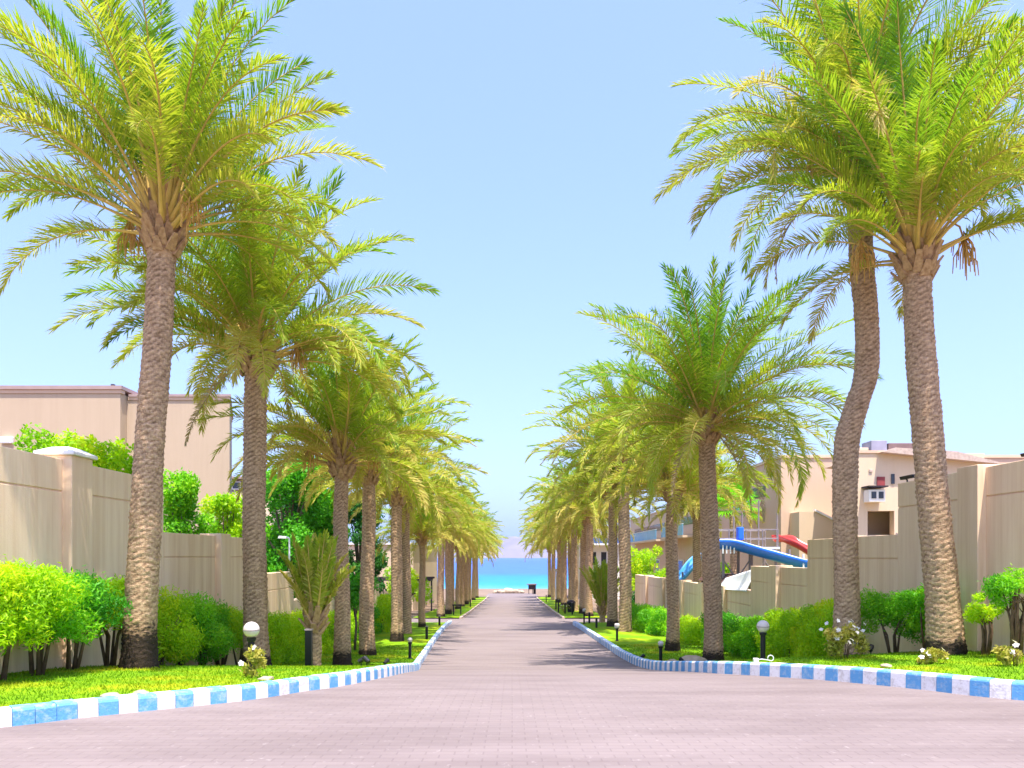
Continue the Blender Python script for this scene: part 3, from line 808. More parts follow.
def hedge(x, y0, y1, w, h, seed, mat, label, n, size=0.04, zf=lawn_z, group=None, box=False):
    t = tag(empty('hedge', (x, (y0+y1)/2, zf(x, (y0+y1)/2))), label, 'hedge', group)
    rnd = random.Random(seed); bl = []; ym = (y0+y1)/2; zm = zf(x, ym)
    y = y0
    while y < y1:
        for k in range(4 if box else 3):
            rr = rnd.uniform(0.22, 0.32)
            gz = zf(x, y) - zm
            top = h - rr*0.85 if box else h*rnd.uniform(0.9, 1.02) - rr*0.8
            bl.append((rnd.uniform(-1, 1)*(w/2 - rr*0.5), y - ym, gz + (rr*0.7 + (top - rr*0.7)*(k/(3 if box else 2))), rr, rr, rr))
        y += rnd.uniform(0.2, 0.34)
    foliage('foliage', seed, bl, n, size, mat, t, elong=3.6)
    y = y0 + 0.2
    while y < y1:
        gz = zf(x, y) - zm
        for k in range(2):
            mb = MB(); mb.tube([(rnd.uniform(-.06, .06), y-ym, gz-0.05), (rnd.uniform(-.2, .2), y-ym+rnd.uniform(-.2, .2), gz+h*0.7)], [0.022, 0.01], 5)
            mb.build('stem', 'stem', t)
        y += rnd.uniform(0.45, 0.75)
    return t
hedge(-5.6, 17.4, 22.4, 0.8, 1.22, 601, 'lime', 'thick lime hedge under the white wall between the globe lamp and young palm', 32000, 0.0228)
hedge(-5.6, 23.2, 26.2, 0.8, 1.1, 602, 'lime', 'short lime hedge just left of the slim charred palm', 14000, 0.0252)
hedge(-5.6, 26.6, 30.5, 0.8, 1.15, 603, 'mid', 'dark green hedge between the third and fourth left palms', 14000, 0.0270)
hedge(-5.3, 31.0, 36.2, 0.9, 1.45, 604, 'lime', 'tall square-clipped lime hedge right of the fourth left palm', 24000, 0.0270, box=True)
hedge(6.35, 15.0, 18.9, 0.95, 1.28, 611, 'lime', 'tall sunny lime hedge between the S-bend palm and the right globe lamp', 34000, 0.0228)
hedge(6.35, 19.4, 21.6, 0.9, 1.05, 612, 'shrub', 'lower green hedge just right of the bushy lone palm', 18000, 0.0240)
hedge(6.3, 22.0, 24.2, 0.9, 1.15, 613, 'mid', 'darker green hedge right behind the bushy lone palm', 16000, 0.0240)
hedge(6.1, 25.0, 28.0, 0.9, 0.8, 614, 'lime', 'small yellow-green hedge under the low wall between two right palms', 14000, 0.0252)
hedge(5.65, 28.6, 36.5, 1.1, 0.98, 615, 'shrub', 'long rounded green hedge along the low right wall near the tall pair', 36000, 0.0270)
# shrubs on the right, with bare stems
RS = [
 (5.95, 13.75, 0.9, 1.0, 0.3, 'lime', 'thin pale shrub peeping out right of the S-bend palm'),
 (6.45, 13.0, 1.1, 1.04, 0.22, 'shrub', 'bushy green shrub between the two nearest right palms'),
 (6.60, 12.25, 0.85, 1.1, 0.26, 'shrub', 'green shrub on bare stems just left of the straight right palm'),
 (6.75, 10.95, 0.55, 1.0, 0.34, 'lime', 'spindly yellow-green shrub just right of the straight right palm'),
 (6.72, 10.25, 0.70, 1.22, 0.62, 'shrub', 'tall open shrub with many bare brown stems at the right picture edge'),
]
for i, (x, y, w, h, b, mt, lab) in enumerate(RS):
    shrub('shrub', x, y, lawn_z(x, y), w, h, b, 700+i, mt, lab, 'shrub', 'stemmed shrubs against the right wall', n=[3000, 11500, 8500, 1700, 3000][i], size=0.017, elong=4.0, nst=[4, 5, 6, 5, 11][i], nb=[8, 22, 16, 7, 11][i], flat=0.8)

# flowering plants
def flower_bush(x, y, w, h, seed, nfl, label, n=1300):
    t = tag(empty('flowering_plant', (x, y, lawn_z(x, y) - 0.01)), label, 'flowering plant', 'flowering plants by the kerbs')
    rnd = random.Random(seed)
    bl = [(rnd.uniform(-1, 1)*w*0.36, rnd.uniform(-1, 1)*w*0.3, h*rnd.uniform(0.2, 0.8), w*0.17, w*0.17, h*0.2) for _ in range(10)]
    foliage('foliage', seed, bl, n, 0.028, 'yellow', t, elong=2.4, shell=0.2)
    for k in range(nfl):
        V, Tq, TI = [], [], []
        c = np.array([rnd.uniform(-1, 1)*w*0.45, rnd.uniform(-1, 1)*w*0.4 - 0.05, h*rnd.uniform(0.45, 1.05)])
        ax = unit(np.array([rnd.uniform(-.7, .7), -0.6 + rnd.uniform(-.5, .5), 0.6])); u = unit(np.cross(ax, [0.2, 0.1, 1])); v = np.cross(ax, u)
        for j in range(5):
            a = j*2*PI/5; d = u*math.cos(a) + v*math.sin(a); s = np.cross(ax, d); o = len(V); rr = rnd.uniform(0.03, 0.045)
            V += [c, c + d*rr*0.6 + s*rr*0.4 + ax*0.01, c + d*rr + ax*0.006, c + d*rr*0.6 - s*rr*0.4 + ax*0.01]; Tq.append((o, o+1, o+2, o+3)); TI += [rnd.random()]*4
        link('flower', np_mesh('flower', np.array(V), np.array(Tq), np.zeros((0, 3), int), ['petal'], attrs={'tint': TI}), t)
    stems(seed, 5, h*0.7, w*0.35, 0.007, t, 'stem', 'stem', 1)
    return t
flower_bush(5.05, 11.7, 0.72, 0.56, 801, 26, 'yellowish bush with white blossoms at the foot of the S-bend palm', 1700)
flower_bush(5.45, 10.0, 0.42, 0.22, 802, 7, 'low yellow plant with white flowers before the straight right palm', 700)
flower_bush(6.05, 9.3, 0.35, 0.3, 803, 5, 'small white-flowered plant at the right picture edge', 500)
flower_bush(-3.0, 8.95, 0.36, 0.40, 804, 3, 'spindly yellow-leaved plant in front of the left globe lamp', 420)
flower_bush(3.55, 51.5, 0.9, 0.6, 805, 12, 'pale flowering bush on the far right verge beside the lamp post', 700)

# broad-leaved trees behind the walls
def tree(x, y, zb, blobs, h0, seed, mat, label, n, size, r=0.12, cat='tree', group=None):
    t = tag(empty('tree', (x, y, zb)), label, cat, group)
    foliage('crown', seed, blobs, n, size, mat, t, elong=1.7, up=0.15, shell=0.5)
    rnd = random.Random(seed); mb = MB()
    mb.tube([(0, 0, -0.1), (0.05, 0, h0*0.5), (0, 0.05, h0)], [r, r*0.8, r*0.6], 10)
    for b in blobs[::2]:
        mb.tube([(0, 0.03, h0*rnd.uniform(0.6, 0.95)), (b[0]*0.5, b[1]*0.5, (h0+b[2])/2), (b[0], b[1], b[2])], [r*0.5, r*0.35, r*0.12], 6)
    mb.build('trunk', 'woodtrunk', t, smooth=True)
    return t
def blobs(seed, n, w, d, z0, z1, r0, r1, taper=0.0):
    rnd = random.Random(seed); out = []
    for i in range(n):
        f = rnd.random(); k = 1 - taper*f
        rr = rnd.uniform(r0, r1)
        out.append((rnd.uniform(-1, 1)*(w/2)*k, rnd.uniform(-1, 1)*(d/2)*k, z0 + (z1-z0)*f, rr, rr, rr*rnd.uniform(0.8, 1.2)))
    return out
g = G(13.6)
tree(-7.62, 13.6, g, blobs(1, 34, 1.75, 1.2, Zc+1.0-g, Zc+1.95-g, 0.2, 0.34), 1.9, 901, 'lime', 'broad lime tree top above the tall left wall beside the white cap', 13000, 0.05, 0.07)
g = G(18)
tree(-7.75, 18.2, g, blobs(2, 36, 1.25, 1.1, 1.6, Zc+1.75-g, 0.2, 0.34, 0.5), 2.0, 902, 'shrub', 'pointed bright green tree above the low wall below the plain building', 12000, 0.055, 0.07)
g = G(20.5)
tree(-7.55, 20.3, g, blobs(3, 28, 1.0, 1.0, 1.9, Zc+1.45-g, 0.2, 0.34, 0.3), 2.0, 903, 'lime', 'light green tree just left of the wide drooping palm trunk', 9500, 0.055, 0.07)
g = G(27)
tree(-7.9, 27, g, blobs(4, 60, 2.7, 2.0, 1.3, Zc+3.2-g, 0.36, 0.62, 0.4), 2.6, 904, 'mid', 'large bright green tree nearest behind the left wall, twin-topped', 30000, 0.075, 0.14)
tree(-6.95, 28.3, g, blobs(5, 34, 1.6, 1.6, 1.3, Zc+2.1-g, 0.3, 0.5, 0.3), 2.4, 905, 'mid', 'rounded green tree right of the large twin-topped tree', 20000, 0.075, 0.12)
g = G(33)
tree(-8.6, 33, g, blobs(6, 60, 3.0, 2.2, 1.2, Zc+4.2-g, 0.42, 0.7, 0.4), 3.0, 906, 'dark', 'tall dark green tree rising behind the brighter left trees', 24000, 0.09, 0.16)
g = G(38)
tree(-7.2, 36.5, g, blobs(7, 44, 1.7, 1.6, 0.7, Zc+2.9-g, 0.35, 0.55, 0.3), 2.6, 907, 'dark', 'dark tree between the slim charred palm and the fourth left palm', 20000, 0.085, 0.13)
g = G(24)
tree(-4.75, 23.2, lawn_z(-4.75, 23.2), blobs(8, 14, 1.0, 0.7, 1.55, 2.25, 0.2, 0.3), 1.5, 908, 'mid', 'small leafy tree spreading in front of the fourth left palm trunk', 4200, 0.055, 0.045)
g = G(52)
tree(9.4, 52, g, blobs(9, 26, 3.0, 2.2, 1.7, Zc+0.4-g, 0.4, 0.6), 1.8, 909, 'lime', 'yellow-green bush tree above the far end of the low right wall', 8000, 0.09, 0.12)
g = G(50)
tree(-6.7, 50, g, blobs(10, 24, 2.2, 2.0, 0.9, Zc-1.0-g, 0.4, 0.6), 1.5, 910, 'lime', 'light green tree behind the far left palms past the side path', 6000, 0.09, 0.1)
g = G(16)
tree(9.35, 16, g, blobs(11, 12, 0.55, 0.5, Zc+1.2-g, Zc+1.85-g, 0.15, 0.22), 3.3, 911, 'lime', 'small lime treetop peeping over the tallest right wall', 1800, 0.05, 0.06)
g = G(48)
tree(7.6, 48, g, blobs(12, 10, 0.7, 0.7, 0.5, 1.3, 0.35, 0.45), 0.7, 912, 'dark', 'small dark ball-shaped tree at the far end of the low right wall', 3000, 0.07, 0.07)
g = G(26)
tree(8.5, 31.5, g, blobs(13, 14, 0.9, 0.8, 1.2, 2.6, 0.25, 0.36), 1.4, 913, 'lime', 'yellow-green bush between the light blue slide and the bushy lone palm', 3000, 0.06, 0.06)

# ------------------------------------------------------------------ garden walls
def garden_wall(X, face, secs, pil, label):
    """face = +1 when the lane side is +x. secs: (y0, y1, top), pil: (y, top, cap?)"""
    t = tag(empty('garden_wall', (X, secs[0][0], G(secs[0][0]))), label, 'wall')
    o = Vector((X, secs[0][0], G(secs[0][0])))
    def sh(y): return y - o.y
    def zz(z): return z - o.z
    for i, (y0, y1, top) in enumerate(secs):
        mb = MB()
        bx = sorted((0.0, -face*0.28))
        mb.box(bx[0], bx[1], sh(y0), sh(y1), zz(G(y1) - 0.8), zz(top - 0.46))
        # shallow groove, then the upper band
        bx2 = sorted((-face*0.014, -face*0.266))
        mb.box(bx2[0], bx2[1], sh(y0) + .002, sh(y1) - .002, zz(top - 0.4595), zz(top - 0.4405))
        mb.box(bx[0], bx[1], sh(y0), sh(y1), zz(top - 0.44), zz(top))
        mb.build('wall_section', 'wall_stucco', t, bevel=0.012)
    for y, top, cap in pil:
        mb = MB(); a, b = sorted((face*0.13, -face*0.34))
        mb.box(a, b, sh(y-0.27), sh(y+0.27), zz(G(y) - 0.8), zz(top + 0.03))
        p = mb.build('pilaster', 'wall_stucco', t, bevel=0.012)
        if cap:
            mb = MB(); c = (a+b)/2; r0 = zz(top + 0.032)
            hw = (b-a)/2
            lay = [(hw+.05, .32, 0), (hw+.05, .32, .05), (hw*.92, .25, .085), (hw*.55, .15, .13), (hw*.1, .03, .15)]
            vs = []
            for (ex, ey, z) in lay: vs += [(c-ex, sh(y)-ey, r0+z), (c+ex, sh(y)-ey, r0+z), (c+ex, sh(y)+ey, r0+z), (c-ex, sh(y)+ey, r0+z)]
            fs = [(0, 3, 2, 1)] + [(k*4+j, k*4+(j+1) % 4, k*4+4+(j+1) % 4, k*4+4+j) for k in range(4) for j in range(4)] + [(16, 17, 18, 19)]
            mb.add(vs, fs); mb.build('pilaster_cap', 'capwhite', p, bevel=0.01)
    return t
garden_wall(WALL_L, 1, [(5.5, 13.9, Zc+1.37), (13.9, 18.95, Zc+0.45), (18.95, 22.2, Zc-0.42), (22.2, 37.5, Zc-1.25)],
            [(7.0, Zc+1.40, True), (11.05, Zc+1.40, True), (16.6, Zc+0.47, False), (26, Zc-1.23, False), (30, Zc-1.23, False), (34, Zc-1.23, False)],
            'streaked beige stucco garden wall stepping down behind the left shrubs')
garden_wall(WALL_R, -1, [(5.5, 14.35, Zc+1.37), (14.35, 18.75, Zc+0.42), (18.75, 23.2, Zc-0.27), (23.2, 45.0, Zc-1.02)],
            [(8.2, Zc+1.38, False), (11.95, Zc+1.38, False), (16.6, Zc+0.43, False), (20.9, Zc-0.26, False), (26, Zc-1.0, False), (29, Zc-1.0, False), (32.5, Zc-1.0, False), (36.5, Zc-1.0, False), (41, Zc-1.0, False)],
            'sandy stucco garden wall stepping down behind the right hedges')

# ------------------------------------------------------------------ buildings
def pbox(name, mat, parent, x0, x1, y0, y1, z0, z1, bevel=0.0, mi=None):
    mb = MB(); o = parent.matrix_world.translation if False else Vector(parent.get('org', (0, 0, 0)))
    mb.box(x0-o.x, x1-o.x, y0-o.y, y1-o.y, z0-o.z, z1-o.z)
    return mb.build(name, mat, parent, bevel=bevel)
def building(name, x, y, label, cat='building'):
    t = tag(empty(name, (x, y, G(y))), label, cat); t['org'] = (x, y, G(y)); return t
def sub(name, mat, parent, org, *b):
    mb = MB(); mb.box(b[0]-org[0], b[1]-org[0], b[2]-org[1], b[3]-org[1], b[4]-org[2], b[5]-org[2])
    return mb.build(name, mat, parent)
def window_front(t, x0, x1, y, z0, z1, frame='capwhite', pane='glass'):
    """window in a wall facing the camera at depth y"""
    o = t['org']; mb = MB(); f = 0.06
    for b in ((x0-f, x1+f, z1, z1+f), (x0-f, x1+f, z0-f, z0), (x0-f, x0, z0, z1), (x1, x1+f, z0, z1)):
        mb.box(b[0]-o[0], b[1]-o[0], y-0.05-o[1], y-0.003-o[1], b[2]-o[2], b[3]-o[2])
    w = mb.build('window', frame, t)
    sub('pane', pane, w, o, x0+.003, x1-.003, y-0.03, y-0.004, z0+.003, z1-.003)
    return w

# plain two-block building on the left
b = building('building', -15, 30, 'large plain tan building with two flat-roofed blocks behind the left wall')
pbox('wall', 'house_stucco', b, -27, -15.03, 29.5, 35, G(30)-1, Zc+6.28)
def slab(name, mat, foot, z0, z1):
    o = b['org']; mb = MB(); mb.prism([(x-o[0], y-o[1]) for x, y in foot], z0-o[2], z1-o[2], 'z'); return mb.build(name, mat, b)
slab('wall', 'house_stucco', [(-15.025, 30), (-11.02, 30), (-12.75, 35), (-15.025, 35)], G(30)-1, Zc+6.12)
pbox('parapet', 'villa_stucco', b, -27.06, -14.97, 29.46, 29.75, Zc+6.283, Zc+6.42)
pbox('parapet', 'rustband', b, -27.1, -14.93, 29.40, 35.05, Zc+6.423, Zc+6.56)
slab('parapet', 'villa_stucco', [(-14.965, 29.96), (-10.98, 29.96), (-12.73, 35.02), (-14.965, 35.02)], Zc+6.123, Zc+6.24)
slab('parapet', 'rustband', [(-14.925, 29.92), (-10.94, 29.92), (-12.7, 35.05), (-14.925, 35.05)], Zc+6.243, Zc+6.34)
pbox('wall_light', 'canvas', b, -19.55, -19.1, 29.34, 29.497, Zc+4.35, Zc+4.6, 0.03)
pbox('vent_pipe', 'darkwood', b, -15.45, -15.33, 29.6, 29.72, Zc+6.565, Zc+6.66)

# distant house seen between
b = building('house', -25, 72, 'small distant house with dark brown upper storey left of the palms')
pbox('wall', 'cream_stucco', b, -28.5, -22.5, 72, 80, G(72)-1, Zc+6.1)
pbox('upper_storey', 'brownhouse', b, -28.4, -22.6, 72.1, 79.9, Zc+6.103, Zc+7.3)
pbox('roof', 'rustband', b, -28.8, -22.2, 71.6, 80.4, Zc+7.303, Zc+7.5)
window_front(b, -26.2, -25.5, 72.1, Zc+6.4, Zc+7.0); window_front(b, -24.9, -24.2, 72.1, Zc+6.4, Zc+7.0); window_front(b, -23.7, -23.0, 72.1, Zc+6.4, Zc+7.0)

# low building and pergola far left
b = building('house', -9, 56, 'low cream house with dark pergola behind the far left palms')
pbox('wall', 'cream_stucco', b, -14, -7.2, 56, 74, G(56)-1, Zc+0.9)
pbox('roof', 'capwhite', b, -14.1, -7.05, 55.85, 74.1, Zc+0.903, Zc+1.05)
pg = MB(); o = b['org']
for yy in np.linspace(50, 55.6, 9): pg.box(-9.5-o[0], -5.6-o[0], yy-o[1], yy+0.09-o[1], Zc-1.55-o[2], Zc-1.42-o[2])
for xx in (-9.3, -5.8):
    pg.box(xx-.06-o[0], xx+.06-o[0], 49.9-o[1], 55.8-o[1], Zc-1.70-o[2], Zc-1.553-o[2])
    for yy in (50.1, 55.4): pg.box(xx-.05-o[0], xx+.05-o[0], yy-.05-o[1], yy+.05-o[1], G(52)-.8-o[2], Zc-1.703-o[2])
pg.build('pergola', 'darkwood', b)

# long villa block at the right, its side facing the lane
b = building('villa', 12, 34, 'long flat-roofed peach villa with blue glass balcony behind the right palms'); o = b['org']
pbox('wall', 'villa_stucco', b, 12, 26, 34.3, 47, G(40)-1, Zc+4.42)
pbox('wall', 'villa_stucco', b, 12.3, 26, 47.003, 60, G(50)-1, Zc+4.1)
pbox('wall', 'villa_stucco', b, 12.3, 24, 60.003, 80, G(70)-1, Zc+3.75)
pbox('parapet', 'cream_stucco', b, 11.94, 26.06, 34.24, 47, Zc+4.423, Zc+4.55)
pbox('parapet', 'cream_stucco', b, 12.24, 26.06, 47.003, 60, Zc+4.103, Zc+4.2)
pbox('parapet', 'cream_stucco', b, 12.24, 24.06, 60.003, 80.05, Zc+3.753, Zc+3.85)
def balcony_side(y0, y1, z0, z1, xw):
    f = sub('balcony_recess', 'glass', b, o, xw-0.02, xw-0.003, y0, y1, z1+0.02, z1+0.55)
    s = sub('balcony_slab', 'cream_stucco', b, o, xw-0.7, xw-0.004, y0, y1, z0-0.16, z0-0.003)
    p = sub('balcony_rail', 'blueglass', b, o, xw-0.7, xw-0.66, y0, y1, z0, z1)
    sub('handrail', 'palesteel', p, o, xw-0.72, xw-0.64, y0, y1, z1+0.003, z1+0.05)
balcony_side(52.3, 59.8, Zc+1.5, Zc+2.25, 12.3)
balcony_side(62, 77, Zc+1.45, Zc+2.2, 12.3)
balcony_side(36.4, 38.9, Zc+2.35, Zc+2.85, 12.0)
for y0 in (50, 55, 64, 70):
    w = sub('window', 'capwhite', b, o, 12.22, 12.297, y0, y0+1.5, Zc-1.6, Zc-0.2)
    sub('pane', 'glass', w, o, 12.20, 12.218, y0+.08, y0+1.42, Zc-1.52, Zc-0.28)
# outside stair with white sloping parapet on the front
mb = MB(); mb.prism([(13.1-o[0], Zc+1.95-o[2]), (14.7-o[0], Zc+1.15-o[2]), (14.7-o[0], G(34)-o[2]), (12.4-o[0], G(34)-o[2]), (12.4-o[0], Zc+1.95-o[2])], 33.2-o[1], 34.297-o[1], 'y')
st = mb.build('outside_stair', 'cream_stucco', b)
mb = MB(); mb.prism([(13.05-o[0], Zc+1.98-o[2]), (14.75-o[0], Zc+1.13-o[2]), (14.75-o[0], Zc+1.23-o[2]), (13.05-o[0], Zc+2.08-o[2])], 33.12-o[1], 33.28-o[1], 'y')
mb.build('stair_coping', 'capwhite', st)

# villa with balconies, right
b = building('villa', 13, 28, 'peach villa with shaded balcony opening and pink tiled roof behind the tallest right wall'); o = b['org']
YF = 28.0
L_, R_ = 12.35, 17.2
top = Zc + 3.78
def fw(x0, x1, z0, z1, y=YF, d=0.35): pbox('wall', 'cream_stucco', b, x0, x1, y, y+d, z0, z1)
nx0, nx1, nz0, nz1 = 12.95, 13.92, Zc+0.80, Zc+1.68     # shaded opening
fw(L_, nx0, G(28)-1, top); fw(nx1+.001, R_, G(28)-1, top)
fw(nx0+.001, nx1, G(28)-1, nz0); fw(nx0+.001, nx1, nz1, top)
pbox('wall', 'cream_stucco', b, L_+.75, R_, YF+1.6, YF+1.9, G(28)-1, top-0.003)
mb = MB(); mb.prism([(L_-o[0], YF+.352-o[1]), (L_+.3-o[0], YF+.352-o[1]), (L_+2.5-o[0], 33-o[1]), (L_+2.2-o[0], 33-o[1])], G(28)-1-o[2], top-0.006-o[2], 'z'); mb.build('wall', 'cream_stucco', b)
pbox('wall', 'cream_stucco', b, R_-0.3, R_, YF+0.352, YF+1.597, G(28)-1, top-0.003)
pbox('balcony_floor', 'cream_stucco', b, L_+.303, R_-.303, YF+0.353, YF+1.597, nz0-0.2, nz0-0.01)
pbox('balcony_ceiling', 'cream_stucco', b, L_+.303, R_-.303, YF+0.353, YF+1.597, nz1+0.02, nz1+0.2)
pbox('door', 'redwood', b, 13.42, 13.64, YF+1.52, YF+1.597, nz0-0.005, nz0+0.34)
pbox('balcony', 'white_stucco', b, 12.80, 13.38, YF-0.45, YF-0.003, Zc+1.98, Zc+2.42, 0.01)
pbox('window', 'glass', b, 12.88, 13.05, YF-0.47, YF-0.453, Zc+2.1, Zc+2.34); pbox('window', 'glass', b, 13.14, 13.31, YF-0.47, YF-0.453, Zc+2.1, Zc+2.34)
pbox('balcony_canopy', 'darkwood', b, 12.72, 13.42, YF-0.6, YF-0.003, Zc+2.5, Zc+2.55)
pbox('shutter', 'redwood', b, 13.28, 13.56, YF-0.05, YF-0.003, Zc+2.58, Zc+2.92)
pbox('doorway', 'glass', b, 13.80, 13.92, YF-0.04, YF-0.003, Zc+2.66, Zc+3.02)
pbox('sign_disc', 'tile', b, 12.99, 13.12, YF-0.04, YF-0.003, Zc+3.08, Zc+3.2, 0.05)
mb = MB()
mb.prism([(13.3, top+.003), (17.5, top-0.42), (17.5, top-0.36), (16.0, top+0.02), (13.8, top+0.16)], YF-0.35, YF+4.8, 'y')
mb.v = [(v[0]-o[0], v[1]-o[1], v[2]-o[2]) for v in mb.v]
mb.build('roof', 'tile', b)
pbox('parapet', 'villa_stucco', b, L_-.03, 13.75, YF-0.05, YF+0.4, top+.004, top+0.1)
pt = pbox('roof_plant', 'greybox', b, 13.55, 14.15, 29.0, 29.8, top+0.1, top+0.62, 0.02)
pbox('roof_plant', 'brownhouse', b, 14.2, 15.6, 29.0, 29.8, top+0.1, top+0.52, 0.02)
pbox('roof_plant', 'cream_stucco', b, 13.15, 13.5, 29.1, 29.7, top+0.1, top+0.36, 0.02)
# little bracket lamp in the opening
mb = MB(); mb.tube([(14.0-o[0], YF-0.1-o[1], nz0+0.02-o[2]), (13.85-o[0], YF-0.3-o[1], nz0+0.06-o[2]), (13.8-o[0], YF-0.3-o[1], nz0-0.25-o[2])], 0.02, 6); mb.build('bracket', 'steel', b)

# far villa by the lane, two storeys with blue balcony
b = building('villa', 9, 86, 'far cream two-storey villa with dark blue balcony rail near the sea'); o = b['org']
pbox('wall', 'cream_stucco', b, 7.6, 12.0, 86, 97, G(86)-1, Zc+3.3)
pbox('wall', 'white_stucco', b, 7.55, 12.05, 85.9, 85.997, G(86)-1, Zc+1.35)
pbox('roof', 'rustband', b, 7.3, 12.3, 85.6, 97.3, Zc+3.303, Zc+3.5)
rl = pbox('balcony_rail', 'bluerail', b, 7.5, 12.0, 84.3, 84.36, Zc+1.5, Zc+2.1)
pbox('balcony_slab', 'white_stucco', b, 7.5, 12.1, 84.25, 85.897, Zc+1.3, Zc+1.497)
for x0 in (8.3, 10.0, 11.1): window_front(b, x0, x0+0.55, 86, Zc+1.55, Zc+2.9)
for x0 in (8.8, 9.95): window_front(b, x0, x0+0.6, 85.9, Zc-0.9, Zc+0.55)

# ------------------------------------------------------------------ water slide etc. behind the right wall
def flume(mb, path, r, mi=0, lip=0.02, n=10):
    """open half-pipe with thickness along a path"""
    P = catmull(path, 8); vs = []; m = n + 1
    for i, p in enumerate(P):
        t = unit(P[min(i+1, len(P)-1)] - P[max(i-1, 0)]); s = unit(np.cross(t, [0, 0, 1])); u = np.cross(s, t)
        for rr in (r, r - lip):
            for j in range(m):
                a = PI*j/n; vs.append(p - s*rr*math.cos(a) - u*rr*math.sin(a)*0.85)
    k = 2*m; fs = []
    for i in range(len(P)-1):
        for j in range(n):
            fs.append((i*k+j, i*k+j+1, (i+1)*k+j+1, (i+1)*k+j)); fs.append((i*k+m+j+1, i*k+m+j, (i+1)*k+m+j, (i+1)*k+m+j+1))
        fs.append((i*k, (i+1)*k, (i+1)*k+m, i*k+m)); fs.append((i*k+n, i*k+m+n, (i+1)*k+m+n, (i+1)*k+n))
    for i in (0, len(P)-1):
        for j in range(n): fs.append((i*k+j, i*k+j+1, i*k+m+j+1, i*k+m+j))
    mb.add(vs, fs, mi)
SX, SY, SZ = 8.4, 27.0, G(27)
t = tag(empty('water_slide', (SX, SY, SZ)), 'blue and red water slide with steel tower behind the right garden wall', 'water slide')
def q(x, y, z): return (x - SX, y - SY, Zc + z - SZ)
mb = MB(); flume(mb, [q(7.25, 27.1, 0.62), q(7.8, 27.0, 0.60), q(8.5, 26.8, 0.40), q(9.2, 26.5, 0.18), q(9.9, 26.2, -0.05), q(10.6, 26.0, -0.25)], 0.42)
mb.build('chute', 'slideblue', t, smooth=True)
mb = MB(); flume(mb, [q(9.75, 28.3, 0.80), q(9.95, 28.0, 0.80), q(10.15, 27.7, 0.66), q(10.5, 27.4, 0.42), q(10.9, 27.0, 0.05)], 0.32)
mb.build('chute', 'slidered', t, smooth=True)
mb = MB(); mb.box(*[v for v in (7.1-SX, 9.55-SX, 27.4-SY, 28.9-SY)], Zc+0.28-SZ, Zc+0.36-SZ); mb.build('platform', 'palesteel', t)
mb = MB(); mb.box(7.92-SX, 8.12-SX, 26.9-SY, 27.2-SY, Zc+0.6-SZ, Zc+1.05-SZ); mb.build('grab_panel', 'slideblue', t, bevel=0.03)
mb = MB()
for x in (7.15, 7.75, 8.35, 8.95, 9.5):
    for y in (27.45, 28.85): mb.tube([q(x, y, 0.36), q(x, y, 0.98)], 0.02, 6)
for y in (27.45, 28.85):
    for z in (0.66, 0.98): mb.tube([q(7.15, y, z), q(9.5, y, z)], 0.018, 6)
mb.build('railing', 'steel', t)
mb = MB()
for x in (7.5, 8.45, 8.95, 9.85):
    for y in (27.3, 28.7): mb.tube([q(x, y, -3.2), q(x, y, 0.28)], 0.05, 8)
for x0, x1 in ((7.5, 8.45), (8.45, 7.5), (8.45, 8.95), (8.95, 8.45), (8.95, 9.85), (9.85, 8.95)): mb.tube([q(x0, 27.3, -1.5), q(x1, 27.3, -0.1)], 0.025, 6)
mb.build('tower_frame', 'steel', t)
mb = MB()
for x in (8.05, 8.35, 8.95, 9.62): mb.tube([q(x, 27.9, 0.3), q(x, 27.9, 2.05 if x < 9.6 else 1.6)], 0.028, 6)
mb.build('canopy_post', 'steel', t)
mb = MB()
for k in range(4): mb.box(*(7.32+k*0.13-SX, 7.36+k*0.13-SX, 26.74-SY, 26.78-SY), Zc+0.12-SZ, Zc+0.50-SZ)
mb.box(9.78-SX, 9.83-SX, 25.84-SY, 25.88-SY, Zc-0.35-SZ, Zc+0.1-SZ)
mb.build('flange', 'palesteel', t)
t2 = tag(empty('water_slide', (7.5, 31.0, G(31))), 'short light blue water slide chute behind the low right wall', 'water slide')
mb = MB(); P0 = Vector((7.5, 31.0, G(31)))
pts = [np.array(p) - np.array(P0) for p in [(9.0, 36.4, Zc+0.32), (8.6, 36.3, Zc-0.05), (8.15, 36.1, Zc-0.55), (7.7, 35.9, Zc-1.0)]]
flume(mb, pts, 0.36); mb.build('chute', 'slidecyan', t2, smooth=True)
mb = MB()
for x, y, z in ((8.9, 36.4, 0.0), (8.0, 36.05, -0.7)): mb.tube([(x-7.5, y-31.0, 0), (x-7.5, y-31.0, Zc+z-G(31))], 0.05, 8)
mb.build('support_post', 'steel', t2)

# white shade sail
t = tag(empty('shade_sail', (7.9, 25, G(25))), 'white triangular shade sail stretched above the low right wall', 'shade sail')
A = Vector((7.40, 26.7, Zc-0.74)); B = Vector((7.40, 23.35, Zc-0.34)); C = Vector((7.12, 23.35, Zc-1.05)); D = Vector((9.2, 26.5, Zc-0.35))
mb = MB(); n = 12; idx = {}
for i in range(n+1):
    for j in range(n+1):
        u, v = i/n, j/n
        p = A.lerp(B, u).lerp(C.lerp(C, u), 0) if False else (A*(1-u)*(1-v) + B*u*(1-v) + C*u*v + (A+Vector((-0.27, 0, -0.36)))*(1-u)*v)
        p = p + Vector((0.02, 0, -0.08))*math.sin(PI*u)*math.sin(PI*v)
        idx[i, j] = len(mb.v); mb.v.append(tuple(p - Vector((7.9, 25, G(25)))))
for i in range(n):
    for j in range(n): mb.f.append((idx[i, j], idx[i+1, j], idx[i+1, j+1], idx[i, j+1])); mb.m.append(0)
